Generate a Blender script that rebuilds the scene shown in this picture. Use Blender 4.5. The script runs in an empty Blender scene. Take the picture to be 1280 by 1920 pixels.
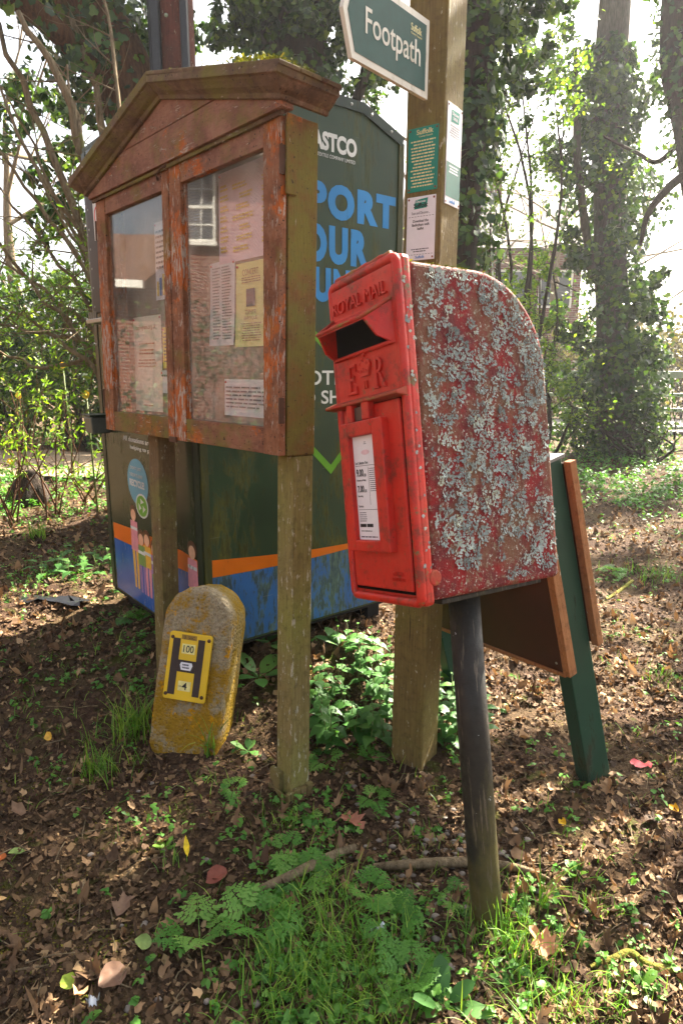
import bpy, bmesh, math, random
import numpy as np
from mathutils import Matrix, Vector

# ------------------------------------------------------------------ scene, camera, light
sc = bpy.context.scene
col = sc.collection
PI = math.pi
CAM_H, CAM_F, CAM_PITCH, CAM_ROLL = 1.45, 1220.9, math.radians(12.454), math.radians(0.285)

cam_data = bpy.data.cameras.new('camera')
cam_data.sensor_fit = 'VERTICAL'
cam_data.sensor_height = 36.0
cam_data.lens = CAM_F / 1920 * 36
cam_data.clip_start = 0.02
cam_data.clip_end = 2000
cam = bpy.data.objects.new('camera', cam_data)
col.objects.link(cam)
cam.matrix_world = Matrix.Translation((0, 0, CAM_H)) @ Matrix.Rotation(PI / 2 - CAM_PITCH, 4, 'X') @ Matrix.Rotation(CAM_ROLL, 4, 'Z')
sc.camera = cam

SUN_AZ, SUN_EL = math.radians(39), math.radians(40)      # azimuth clockwise from +Y
world = bpy.data.worlds.new('World')
sc.world = world
world.use_nodes = True
wn = world.node_tree
wn.nodes.clear()
sky = wn.nodes.new('ShaderNodeTexSky')
sky.sky_type = 'NISHITA'
sky.sun_disc = False
sky.sun_elevation = SUN_EL
sky.sun_rotation = SUN_AZ
sky.air_density = 1.0
sky.dust_density = 6.0
sky.ozone_density = 1.0
bg = wn.nodes.new('ShaderNodeBackground')
bg.inputs['Strength'].default_value = 0.055
wo = wn.nodes.new('ShaderNodeOutputWorld')
# thin bright haze: the blue of the clear-sky model is washed towards white everywhere alike
haze_mix = wn.nodes.new('ShaderNodeHueSaturation')
haze_mix.inputs['Saturation'].default_value = 0.5
haze_tint = wn.nodes.new('ShaderNodeMix')
haze_tint.data_type = 'RGBA'; haze_tint.blend_type = 'MULTIPLY'
haze_tint.inputs[0].default_value = 1.0
haze_tint.inputs[7].default_value = (1.0, 1.0, 0.98, 1)
wn.links.new(sky.outputs[0], haze_mix.inputs['Color'])
wn.links.new(haze_mix.outputs[0], haze_tint.inputs[6])
wn.links.new(haze_tint.outputs[2], bg.inputs['Color'])
wn.links.new(bg.outputs[0], wo.inputs['Surface'])

sun_data = bpy.data.lights.new('sun', 'SUN')
sun_data.energy = 5.0
sun_data.angle = math.radians(0.53)
sun_data.color = (1.0, 0.90, 0.75)
sun = bpy.data.objects.new('sun', sun_data)
col.objects.link(sun)
sun_dir = Vector((math.sin(SUN_AZ) * math.cos(SUN_EL), math.cos(SUN_AZ) * math.cos(SUN_EL), math.sin(SUN_EL)))
sun.rotation_euler = sun_dir.to_track_quat('Z', 'Y').to_euler()
sun.location = sun_dir * 30

vs = sc.view_settings
vs.view_transform = 'Standard'
vs.look = 'None'
vs.gamma = 1.0
vs.exposure = 2.95
vs.use_curve_mapping = False
cy = sc.cycles
cy.use_denoising = True
cy.volume_bounces = 0
cy.max_bounces = 7
cy.diffuse_bounces = 4
cy.glossy_bounces = 3
cy.transmission_bounces = 4
cy.transparent_max_bounces = 16
cy.caustics_reflective = False
cy.caustics_refractive = False
cy.sample_clamp_indirect = 6.0
cy.use_adaptive_sampling = True
cy.adaptive_threshold = 0.015

rng = np.random.default_rng(7)
random.seed(7)

# ------------------------------------------------------------------ place helpers
def ray(u, v):
    X, Y = u - 640, v - 960
    cr, sr = math.cos(CAM_ROLL), math.sin(CAM_ROLL)
    a, b = cr * X + sr * Y, -sr * X + cr * Y
    c, s = math.cos(CAM_PITCH), math.sin(CAM_PITCH)
    return np.array([a / CAM_F, c - b / CAM_F * s, -s - b / CAM_F * c])

def at(u, v, dist):
    d = ray(u, v)
    return np.array([0, 0, CAM_H]) + d * (dist / d[1])

_tab = np.random.default_rng(3).random((64, 64))
def vnoise(x, y):
    x = np.asarray(x, float); y = np.asarray(y, float)
    xi = np.floor(x).astype(int); yi = np.floor(y).astype(int)
    fx = x - xi; fy = y - yi
    fx = fx * fx * (3 - 2 * fx); fy = fy * fy * (3 - 2 * fy)
    g = lambda i, j: _tab[i % 64, j % 64]
    return (g(xi, yi) * (1 - fx) + g(xi + 1, yi) * fx) * (1 - fy) + (g(xi, yi + 1) * (1 - fx) + g(xi + 1, yi + 1) * fx) * fy

def fbm(x, y, o=4):
    r, a, n = 0, 1.0, 0
    for i in range(o):
        r = r + a * vnoise(np.asarray(x) * 2 ** i + 13.7 * i, np.asarray(y) * 2 ** i + 7.1 * i); n += a; a *= .5
    return r / n

def sstep(a, b, x):
    t = np.clip((np.asarray(x, float) - a) / (b - a), 0, 1)
    return t * t * (3 - 2 * t)

def hgt(x, y):
    x = np.asarray(x, float); y = np.asarray(y, float)
    rise = 0.17 * sstep(2.15, 3.0, y) * (1 - sstep(.25, 1.1, x - .12 * (y - 3)))
    near = 1 - sstep(12, 30, y)
    rough = (fbm(x * 1.1, y * 1.1, 3) - .5) * .10 + (fbm(x * 6 + 5, y * 6, 3) - .5) * .045 + (fbm(x * 28, y * 28 + 9, 2) - .5) * .016
    heap = 0
    for px, py in ((-.17, 2.03), (.30, 2.20), (.37, 1.44), (.93, 2.06), (-.60, 2.27)): heap = heap + .013 * np.exp(-((x - px) ** 2 + (y - py) ** 2) / .0085)
    return rise + rough * near + heap

def gp(u, v):
    """where the sight line through a photograph pixel meets the ground"""
    d = ray(u, v); z = 0.0
    for _ in range(6):
        t = (z - CAM_H) / d[2]; p = np.array([0, 0, CAM_H]) + d * t; z = float(hgt(p[0], p[1]))
    return np.array([p[0], p[1], z])

# ------------------------------------------------------------------ objects
def tag(o, label=None, cat=None, group=None, kind=None):
    if label: o['label'] = label
    if cat: o['category'] = cat
    if group: o['group'] = group
    if kind: o['kind'] = kind
    return o

def empty(name, loc=(0, 0, 0), rz=0, mat4=None):
    o = bpy.data.objects.new(name, None)
    col.objects.link(o)
    o.empty_display_size = .1
    if mat4 is not None: o.matrix_world = mat4
    else:
        o.location = loc; o.rotation_euler = (0, 0, rz)
    return o

def link(name, me, material=None, parent=None):
    o = bpy.data.objects.new(name, me)
    col.objects.link(o)
    if parent is not None: o.parent = parent
    if material is not None and len(me.materials) == 0: me.materials.append(material)
    return o

def copy_tree(o, parent=None):
    c = o.copy(); col.objects.link(c); c.parent = parent
    for ch in list(o.children): copy_tree(ch, c)
    return c

def arr_mesh(name, V, F, tint=None, smooth=False):
    """V (n,3), F (m,3|4) arrays"""
    V = np.asarray(V, np.float32); F = np.asarray(F, np.int32)
    me = bpy.data.meshes.new(name)
    k = F.shape[1]
    me.vertices.add(len(V)); me.vertices.foreach_set('co', V.ravel())
    me.loops.add(F.size); me.loops.foreach_set('vertex_index', F.ravel())
    me.polygons.add(len(F)); me.polygons.foreach_set('loop_start', np.arange(0, F.size, k, dtype=np.int32))
    if smooth: me.polygons.foreach_set('use_smooth', np.ones(len(F), bool))
    if tint is not None:
        at_ = me.attributes.new('tint', 'FLOAT', 'POINT'); at_.data.foreach_set('value', np.asarray(tint, np.float32))
    me.update(); me.validate()
    return me

class MB:
    def __init__(s): s.v = []; s.f = []; s.sm = []
    def add(s, vs, fs, smooth=False):
        b = len(s.v); s.v += [tuple(map(float, q)) for q in vs]
        s.f += [tuple(b + i for i in q) for q in fs]; s.sm += [smooth] * len(fs); return s
    def box(s, x0, x1, y0, y1, z0, z1):
        return s.add([(x0, y0, z0), (x1, y0, z0), (x1, y1, z0), (x0, y1, z0), (x0, y0, z1), (x1, y0, z1), (x1, y1, z1), (x0, y1, z1)],
                     [(0, 3, 2, 1), (4, 5, 6, 7), (0, 1, 5, 4), (1, 2, 6, 5), (2, 3, 7, 6), (3, 0, 4, 7)])
    def prism(s, poly, axis, a, b, smooth=False):
        """poly: 2-D points in the two other axes (in xyz order), extruded along axis from a to b"""
        n = len(poly)
        def P(p, t):
            if axis == 0: return (t, p[0], p[1])
            if axis == 1: return (p[0], t, p[1])
            return (p[0], p[1], t)
        s.add([P(p, a) for p in poly] + [P(p, b) for p in poly], [tuple(range(n))[::-1], tuple(range(n, 2 * n))])
        bb = len(s.v) - 2 * n
        for i in range(n):
            j = (i + 1) % n; s.f.append((bb + i, bb + j, bb + n + j, bb + n + i)); s.sm.append(smooth)
        return s
    def tube(s, pts, rad, k=8, cap=True, smooth=True):
        pts = [Vector(p) for p in pts]; n = len(pts)
        if not hasattr(rad, '__len__'): rad = [rad] * n
        b = len(s.v); up = Vector((.13, .21, .97))
        for i, p in enumerate(pts):
            d = (pts[min(i + 1, n - 1)] - pts[max(i - 1, 0)]).normalized()
            x = d.cross(up)
            if x.length < .05: x = d.cross(Vector((1, 0, 0)))
            x.normalize(); y = x.cross(d)
            for j in range(k):
                a = 2 * PI * j / k; q = p + (x * math.cos(a) + y * math.sin(a)) * rad[i]; s.v.append(tuple(q))
        for i in range(n - 1):
            for j in range(k):
                j2 = (j + 1) % k; s.f.append((b + i * k + j, b + i * k + j2, b + (i + 1) * k + j2, b + (i + 1) * k + j)); s.sm.append(smooth)
        if cap:
            s.f.append(tuple(b + j for j in range(k))[::-1]); s.f.append(tuple(b + (n - 1) * k + j for j in range(k))); s.sm += [False, False]
        return s
    def disc_dome(s, c, axis, r, h, k=8):
        """small rivet: c centre, axis outward normal"""
        ax = Vector(axis).normalized(); x = ax.orthogonal().normalized(); y = ax.cross(x); c = Vector(c)
        b = len(s.v)
        for rr, hh in ((r, 0), (r * .75, h * .7)):
            for j in range(k):
                a = 2 * PI * j / k; s.v.append(tuple(c + x * rr * math.cos(a) + y * rr * math.sin(a) + ax * hh))
        s.v.append(tuple(c + ax * h))
        for j in range(k):
            j2 = (j + 1) % k; s.f.append((b + j, b + j2, b + k + j2, b + k + j)); s.f.append((b + k + j, b + k + j2, b + 2 * k)); s.sm += [True, True]
        return s
    def mesh(s, name):
        me = bpy.data.meshes.new(name); me.from_pydata(s.v, [], s.f)
        me.polygons.foreach_set('use_smooth', s.sm); me.update(); return me
    def build(s, name, material, parent=None, bevel=0, seg=2):
        me = s.mesh(name)
        bm = bmesh.new(); bm.from_mesh(me); bmesh.ops.recalc_face_normals(bm, faces=bm.faces); bm.to_mesh(me); bm.free()
        o = link(name, me, material, parent)
        if bevel:
            m = o.modifiers.new('bevel', 'BEVEL'); m.width = bevel; m.segments = seg; m.limit_method = 'ANGLE'; m.angle_limit = math.radians(35)
            m.harden_normals = False
        return o

def box(name, mt, parent, x0, x1, y0, y1, z0, z1, bevel=.0025):
    return MB().box(x0, x1, y0, y1, z0, z1).build(name, mt, parent, bevel)

def text_mesh(body, bold=0.0, extrude=0.0, align='LEFT', spacing=1.0, line=1.0, bevel=0.0, res=4):
    cu = bpy.data.curves.new('txt', 'FONT'); cu.body = body; cu.size = 1; cu.offset = bold; cu.extrude = extrude
    cu.align_x = align; cu.space_character = spacing; cu.space_line = line; cu.bevel_depth = bevel; cu.resolution_u = res
    o = bpy.data.objects.new('txt', cu); col.objects.link(o)
    dg = bpy.context.evaluated_depsgraph_get()
    me = bpy.data.meshes.new_from_object(o.evaluated_get(dg))
    bpy.data.objects.remove(o); bpy.data.curves.remove(cu)
    return me

def lettering(name, body, mt, parent, plane, x0, x1, z0, z1, d, bold=0.0, depth=0.0006, align='LEFT', line=1.0, spacing=1.0, sx=None):
    """text fitted to a rectangle. plane: ('x'|'y'|'-x'...) maps text x,y -> local coordinates by function plane(a, b, out)"""
    me = text_mesh(body, bold, .5, align, spacing, line)
    n = len(me.vertices); co = np.zeros(n * 3); me.vertices.foreach_get('co', co); co = co.reshape(-1, 3)
    mn, mx = co.min(0), co.max(0)
    a = x0 + (co[:, 0] - mn[0]) / max(mx[0] - mn[0], 1e-6) * (x1 - x0)
    b = z0 + (co[:, 1] - mn[1]) / max(mx[1] - mn[1], 1e-6) * (z1 - z0)
    o_ = d + (co[:, 2] + .5) * depth
    P = plane(a, b, o_)
    me.vertices.foreach_set('co', np.asarray(P, np.float32).ravel()); me.update()
    me.materials.clear()
    return link(name, me, mt, parent)

def print_lines(name, mt, parent, plane, x0, x1, z0, z1, d, rows, fill=.55, seed=0, centre=False, ragged=.3):
    """illegible small print: rows of word-length strokes"""
    r = random.Random(seed); m = MB(); h = (z1 - z0) / rows
    for i in range(rows):
        zt = z1 - i * h - h * .2; zb = zt - h * fill
        L = (x1 - x0) * (1 - r.random() * ragged); s = x0 + ((x1 - x0) - L) / 2 if centre else x0
        x = s
        while x < s + L - .002:
            w = min((x1 - x0) * r.uniform(.06, .2), s + L - x)
            q = plane(np.array([x, x + w, x + w, x]), np.array([zb, zb, zt, zt]), np.array([d] * 4))
            m.add(q, [(0, 1, 2, 3)]); x += w + (x1 - x0) * .025
    return m.build(name, mt, parent)

# planes for lettering: (a,b,out) -> xyz
def pl_front(a, b, o): return np.stack([a, -o, b], -1)             # face looking along -Y, text runs +X
def pl_right(a, b, o): return np.stack([o, a, b], -1)              # face looking along +X, text runs +Y
def pl_left(a, b, o): return np.stack([-o, -a, b], -1)             # face looking along -X, text runs -Y (a = -y)

def poly_sheet(name, mt, parent, plane, pts, d, depth=.0006):
    """flat shape with a little thickness: pts in face coordinates"""
    n = len(pts); a = np.array([p[0] for p in pts]); b = np.array([p[1] for p in pts])
    lo = plane(a, b, np.full(n, d)); hi = plane(a, b, np.full(n, d + depth))
    m = MB().add(np.concatenate([lo, hi]), [tuple(range(n)), tuple(range(n, 2 * n))] + [(i, (i + 1) % n, n + (i + 1) % n, n + i) for i in range(n)])
    return m.build(name, mt, parent)

# ------------------------------------------------------------------ materials
def lin(r, g, b):
    f = lambda c: (c / 255 / 12.92) if c / 255 <= .04045 else ((c / 255 + .055) / 1.055) ** 2.4
    return (f(r), f(g), f(b), 1)

class Mt:
    def __init__(s, name):
        s.m = bpy.data.materials.new(name); s.m.use_nodes = True; s.t = s.m.node_tree; s.t.nodes.clear()
        s.out = s.t.nodes.new('ShaderNodeOutputMaterial'); s.b = s.t.nodes.new('ShaderNodeBsdfPrincipled')
        s.t.links.new(s.b.outputs[0], s.out.inputs[0]); s._tc = None
    def n(s, t, **kw):
        nd = s.t.nodes.new(t)
        for k, v in kw.items(): setattr(nd, k, v)
        return nd
    def put(s, sock, val):
        if hasattr(val, 'is_linked') or hasattr(val, 'links'): s.t.links.new(val, sock)
        else: sock.default_value = val
    def co(s, scale=(1, 1, 1), loc=(0, 0, 0), src='Object'):
        if s._tc is None: s._tc = s.n('ShaderNodeTexCoord')
        mp = s.n('ShaderNodeMapping'); s.t.links.new(s._tc.outputs[src], mp.inputs[0])
        if not hasattr(scale, '__len__'): scale = (scale,) * 3
        mp.inputs['Scale'].default_value = scale; mp.inputs['Location'].default_value = loc
        return mp.outputs[0]
    def wpos(s, scale=(1, 1, 1)):
        g = s.n('ShaderNodeNewGeometry'); mp = s.n('ShaderNodeMapping'); s.t.links.new(g.outputs['Position'], mp.inputs[0])
        if not hasattr(scale, '__len__'): scale = (scale,) * 3
        mp.inputs['Scale'].default_value = scale; return mp.outputs[0]
    def noise(s, vec, scale=5, detail=4, rough=.55, dist=0):
        q = s.n('ShaderNodeTexNoise'); s.t.links.new(vec, q.inputs['Vector'])
        q.inputs['Scale'].default_value = scale; q.inputs['Detail'].default_value = detail; q.inputs['Roughness'].default_value = rough; q.inputs['Distortion'].default_value = dist
        return q.outputs[0]
    def voro(s, vec, scale=5, feature='F1', out='Distance'):
        q = s.n('ShaderNodeTexVoronoi'); q.feature = feature; s.t.links.new(vec, q.inputs['Vector']); q.inputs['Scale'].default_value = scale
        return q.outputs[out]
    def ramp(s, fac, stops, interp='LINEAR'):
        q = s.n('ShaderNodeValToRGB'); s.t.links.new(fac, q.inputs[0]); e = q.color_ramp.elements; q.color_ramp.interpolation = interp
        while len(e) < len(stops): e.new(.5)
        for i, (p, c) in enumerate(stops):
            e[i].position = p; e[i].color = c if hasattr(c, '__len__') else (c, c, c, 1)
        return q.outputs[0]
    def mask(s, fac, a, b): return s.ramp(fac, [(a, 0), (b, 1)])
    def mix(s, fac, a, b, blend='MIX'):
        q = s.n('ShaderNodeMix'); q.data_type = 'RGBA'; q.blend_type = blend
        s.put(q.inputs[0], fac); s.put(q.inputs[6], a); s.put(q.inputs[7], b); return q.outputs[2]
    def math(s, op, a, b=0.0):
        q = s.n('ShaderNodeMath'); q.operation = op; s.put(q.inputs[0], a); s.put(q.inputs[1], b); return q.outputs[0]
    def attr(s, name):
        q = s.n('ShaderNodeAttribute'); q.attribute_name = name; return q.outputs['Fac']
    def sep(s, vec, i):
        q = s.n('ShaderNodeSeparateXYZ'); s.t.links.new(vec, q.inputs[0]); return q.outputs[i]
    def bump(s, h, strength=.3, dist=.01, normal=None):
        q = s.n('ShaderNodeBump'); s.put(q.inputs['Height'], h); q.inputs['Strength'].default_value = strength; q.inputs['Distance'].default_value = dist
        if normal is not None: s.t.links.new(normal, q.inputs['Normal'])
        s.t.links.new(q.outputs[0], s.b.inputs['Normal']); return q.outputs[0]
    def fin(s, color=None, rough=.7, metal=0, spec=.5, **kw):
        if color is not None: s.put(s.b.inputs['Base Color'], color)
        s.put(s.b.inputs['Roughness'], rough); s.put(s.b.inputs['Metallic'], metal); s.put(s.b.inputs['Specular IOR Level'], spec)
        for k, v in kw.items(): s.put(s.b.inputs[k.replace('_', ' ')], v)
        return s.m

def plain(name, rgb, rough=.6, metal=0, spec=.4, var=.12, scale=40):
    t = Mt(name); c = lin(*rgb); n = t.noise(t.co(), scale, 3)
    d = tuple(x * (1 - var) for x in c[:3]) + (1,); e = tuple(min(1, x * (1 + var)) for x in c[:3]) + (1,)
    return t.fin(t.ramp(n, [(.3, d), (.7, e)]), rough, metal, spec)

def worn_wood(name, base, dark, orange=.5, algae=.5, white=.5, grain='z', seed=0):
    """old stained softwood: paint, bare orange wood, pale flaking, green algae film"""
    t = Mt(name); s = {'z': (8, 8, 1.6), 'x': (1.6, 8, 8)}[grain]
    v = t.co((1, 1, 1), (seed, seed * .7, seed * .3)); g = t.noise(t.co(s, (seed, 0, 0)), 14, 6, .65)
    big = t.noise(t.co((1, 1, 1), (seed * 2.3, 1, seed)), 3.4, 4, .6); fine = t.noise(v, 34, 7, .75)
    c = t.mix(t.mask(t.noise(v, 9, 6, .65), .38, .62), lin(*base), lin(*dark))
    c = t.mix(t.math('MULTIPLY', t.mask(g, .5, .75), .55), c, lin(*[int(k * .72) for k in dark]))
    c = t.mix(t.math('MULTIPLY', t.mask(fine, .52, .68), .45), c, lin(176, 140, 120))                 # chalky faded paint
    ora = t.mix(t.mask(g, .35, .7), lin(196, 108, 46), lin(132, 66, 30))
    mo = t.mask(t.math('ADD', t.math('MULTIPLY', big, .7), t.math('MULTIPLY', fine, .3)), .66 - orange * .2, .69 - orange * .2)
    c = t.mix(mo, c, ora)
    alg = t.mix(fine, lin(136, 128, 56), lin(78, 78, 34))
    ma = t.mask(t.math('ADD', t.math('MULTIPLY', t.noise(t.co((1, 1, 1), (4 + seed, 2, 1)), 5, 7, .68), .75), t.math('MULTIPLY', fine, .25)), .66 - algae * .26, .80 - algae * .26)
    c = t.mix(t.math('MULTIPLY', ma, .9), c, alg)
    fl = t.noise(t.co(tuple(k * .45 for k in s), (1, seed, 2)), 22, 8, .72, .4)
    mw = t.mask(t.math('ADD', t.math('MULTIPLY', fl, .7), t.math('MULTIPLY', big, .3)), .655 - white * .10, .67 - white * .10)
    c = t.mix(mw, c, t.mix(fine, lin(206, 192, 178), lin(150, 128, 110)))
    mk = t.mask(t.noise(v, 110, 3), .64, .68); c = t.mix(mk, c, lin(44, 32, 24))
    h = t.math('ADD', t.math('MULTIPLY', g, .7), t.math('MULTIPLY', fine, .6)); h = t.math('ADD', h, t.math('MULTIPLY', mw, .6))
    t.bump(h, .8, .005)
    return t.fin(c, .8, 0, .2)

def post_wood(name, a, b, c3, seed=0, spots=.5):
    t = Mt(name); v = t.co((1, 1, 1), (seed, 0, seed)); g = t.noise(t.co((14, 14, .8), (seed, 0, 0)), 9, 5, .6)
    c = t.mix(t.mask(g, .3, .7), lin(*a), lin(*b))
    c = t.mix(t.mask(t.noise(v, 3.2, 5, .6), .42, .66), c, lin(*c3))
    c = t.mix(t.mask(t.noise(t.co((3, 3, 1)), 24, 6, .68), .66 - spots * .08, .69 - spots * .08), c, lin(178, 172, 150))
    c = t.mix(t.math('MULTIPLY', t.mask(t.noise(v, 40, 7, .75), .5, .66), .5), c, lin(*[int(q * .6) for q in b]))
    c = t.mix(t.mask(t.noise(t.co((22, 22, .7), (3, 1, 0)), 6, 3), .66, .7), c, lin(48, 38, 24))
    t.bump(t.math('ADD', g, t.math('MULTIPLY', t.noise(v, 90, 5, .7), .7)), .85, .005)
    return t.fin(c, .82, 0, .25)

def leaf_mat(name, stops, trans=.35, rough=.45, spec=.5, tr_tint=(1.25, 1.35, .6)):
    t = Mt(name); a = t.attr('tint'); n = t.noise(t.wpos(), 38, 2)
    f = t.math('ADD', t.math('MULTIPLY', a, .85), t.math('MULTIPLY', n, .15))
    c = t.ramp(f, [(p, lin(*q)) for p, q in stops])
    t.fin(c, rough, 0, spec)
    if trans > 0:
        tr = t.n('ShaderNodeBsdfTranslucent'); m = t.n('ShaderNodeMixShader'); m.inputs[0].default_value = trans
        cc = t.mix(1.0, c, (*tr_tint, 1), 'MULTIPLY'); t.t.links.new(cc, tr.inputs[0])
        t.t.links.new(t.b.outputs[0], m.inputs[1]); t.t.links.new(tr.outputs[0], m.inputs[2]); t.t.links.new(m.outputs[0], t.out.inputs[0])
    return t.m

def bark_mat(name, a, b, moss=None, mossamt=.4):
    t = Mt(name); v = t.co(); g = t.noise(t.co((6, 6, 1.2)), 8, 6, .65)
    c = t.mix(t.mask(g, .32, .68), lin(*a), lin(*b))
    if moss: c = t.mix(t.mask(t.noise(v, 2.6, 5), .72 - mossamt * .3, .82 - mossamt * .3), c, lin(*moss))
    t.bump(g, .9, .03); return t.fin(c, .9, 0, .2)

# ------------------------------------------------------------------ leaf and branch tools
def unit(a):
    return a / np.maximum(np.linalg.norm(a, axis=-1, keepdims=True), 1e-9)

def frames(nrm, yaw_rng):
    """rotation matrices with z = nrm and a random spin"""
    z = unit(np.asarray(nrm, float)); n = len(z)
    ref = np.where(np.abs(z[:, 2:3]) > .95, np.array([[1., 0, 0]]), np.array([[0, 0, 1.]]))
    x = unit(np.cross(ref, z)); y = np.cross(z, x)
    a = yaw_rng; c, s = np.cos(a)[:, None], np.sin(a)[:, None]
    return np.stack([x * c + y * s, -x * s + y * c, z], -1)

def fan(outline, centre):
    V = [(centre[0], centre[1], 0)] + [(a, b, 0) for a, b in outline]; n = len(outline)
    return np.array(V, float), np.array([(0, 1 + i, 1 + (i + 1) % n) for i in range(n)])

def mirror(half): return half + [(-a, b) for a, b in half[::-1] if a > 1e-6]

T_IVY = fan(mirror([(0, 0), (.30, -.10), (.55, .18), (.33, .40), (.34, .72), (0, 1.0)]), (0, .38))
T_OVAL = fan(mirror([(0, 0), (.22, .22), (.30, .48), (.18, .78), (0, 1.0)]), (0, .45))
T_LONG = fan(mirror([(0, 0), (.12, .25), (.15, .5), (.08, .8), (0, 1.0)]), (0, .45))
T_KITE = fan([(0, 0), (.3, .45), (0, 1), (-.3, .45)], (0, .45))
T_NETTLE = fan(mirror([(0, 0), (.24, .02), (.30, .14), (.36, .16), (.34, .30), (.38, .34), (.30, .48), (.31, .53), (.20, .68), (.19, .73), (.07, .9), (0, 1.05)]), (0, .42))

def ringed(outline, c, f=.55):
    n = len(outline); c = np.array(c); o = np.array(outline, float); inner = c + (o - c) * f
    V = np.concatenate([c[None], inner, o]); V = np.c_[V, np.zeros(len(V))]
    F = [(0, 1 + i, 1 + (i + 1) % n) for i in range(n)]
    for i in range(n):
        j = (i + 1) % n; F += [(1 + i, 1 + n + i, 1 + n + j), (1 + i, 1 + n + j, 1 + j)]
    return V, np.array(F)

T_DEAD = [
    ringed(mirror([(0, 0), (.10, .10), (.30, .12), (.20, .26), (.42, .36), (.28, .46), (.40, .66), (.20, .68), (.16, .88), (0, 1.0)]), (0, .45)),
    ringed(mirror([(0, 0), (.18, .05), (.34, .22), (.40, .45), (.30, .70), (.12, .9), (0, 1.0)]), (0, .45)),
    ringed(mirror([(0, 0), (.25, -.08), (.36, .06), (.52, .10), (.44, .25), (.62, .48), (.40, .46), (.24, .50), (.28, .74), (.14, .72), (0, 1.0)]), (0, .38)),
    ringed(mirror([(0, 0), (.09, .2), (.15, .45), (.10, .75), (0, 1.0)]), (0, .45)),
    ringed([(0, 0), (.2, .05), (.38, .3), (.25, .5), (.30, .8), (-.02, .7), (-.25, .82), (-.22, .45), (-.4, .3), (-.15, .1)], (0, .4)),
]

def scatter(tmpl, P, R, S, bx=0.0, by=0.0, fold=0.0, crumple=0.0, seed=1):
    """leaves: template at points P with rotations R and sizes S; bx/by curl across and along, fold along the midrib"""
    Tv, Tf = tmpl; n, m = len(P), len(Tv)
    r = np.random.default_rng(seed)
    L = np.repeat(Tv[None], n, 0).copy()
    x, y = L[..., 0], L[..., 1]
    one = lambda q: (np.asarray(q) * np.ones(n))[:, None]
    z = one(bx) * x ** 2 + one(by) * y ** 2 + one(fold) * np.abs(x)
    if crumple: z = z + r.normal(0, crumple, (n, m)) * (np.abs(x) + .3 * y)
    L[..., 2] = z
    W = np.einsum('nij,nmj->nmi', R, L * np.asarray(S)[:, None, None] if np.ndim(S) else L * S) + P[:, None]
    F = Tf[None] + (np.arange(n) * m)[:, None, None]
    return W.reshape(-1, 3), F.reshape(-1, 3)

def leaf_object(name, mt, parent, tmpl, P, nrm, size, tint=None, seed=1, fold=.25, by=-.25, jitter=.5):
    r = np.random.default_rng(seed); n = len(P)
    nn = unit(np.asarray(nrm) + r.normal(0, jitter, (n, 3)))
    R = frames(nn, r.uniform(0, 2 * PI, n)); S = np.asarray(size) * np.ones(n)
    V, F = scatter(tmpl, np.asarray(P), R, S, by=by * r.uniform(.3, 1.3, n), fold=fold * r.uniform(.2, 1.5, n), seed=seed)
    t = r.random(n) if tint is None else np.clip(tint + r.normal(0, .12, n), 0, 1)
    return link(name, arr_mesh(name, V, F, np.repeat(t, len(tmpl[0]))), mt, parent)

def rough_tube(path, rad, k=16, seg=26, amp=.08, seed=0, twist=0.0):
    """a trunk: smooth path resampled, with ridged noise on the radius"""
    p = np.array(path, float); r = np.array(rad, float); t = np.linspace(0, len(p) - 1, seg)
    i = np.clip(np.floor(t).astype(int), 0, len(p) - 2); f = (t - i)[:, None]
    def cr(a):
        a = a if a.ndim > 1 else a[:, None]
        A = np.concatenate([a[:1] * 2 - a[1:2], a, a[-1:] * 2 - a[-2:-1]])
        p0, p1, p2, p3 = A[i], A[i + 1], A[i + 2], A[i + 3]
        return .5 * (2 * p1 + (p2 - p0) * f + (2 * p0 - 5 * p1 + 4 * p2 - p3) * f ** 2 + (3 * p1 - p0 - 3 * p2 + p3) * f ** 3)
    C = cr(p); Rr = np.maximum(cr(r)[:, 0], .002)
    D = unit(np.gradient(C, axis=0)); X = unit(np.cross(D, np.array([[.2, .9, .1]]))); Y = np.cross(X, D)
    a = np.linspace(0, 2 * PI, k, endpoint=False)
    ln = np.r_[0, np.cumsum(np.linalg.norm(np.diff(C, axis=0), axis=1))]
    N = 1 + amp * 2 * (vnoise(np.tile(a * 2.2 + seed, (seg, 1)) + twist * ln[:, None], np.tile(ln[:, None] * 1.4 + seed, (1, k))) - .5) + amp * .8 * np.sin(a * 5 + seed)[None]
    V = C[:, None] + (X[:, None] * np.cos(a)[None, :, None] + Y[:, None] * np.sin(a)[None, :, None]) * (Rr[:, None] * N)[..., None]
    F = [(q * k + j, q * k + (j + 1) % k, (q + 1) * k + (j + 1) % k, (q + 1) * k + j) for q in range(seg - 1) for j in range(k)]
    return V.reshape(-1, 3), np.array(F), C, Rr

def trunk(name, mt, parent, path, rad, **kw):
    V, F, C, Rr = rough_tube(path, rad, **kw)
    return link(name, arr_mesh(name, V, F, smooth=True), mt, parent), C, Rr

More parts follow.
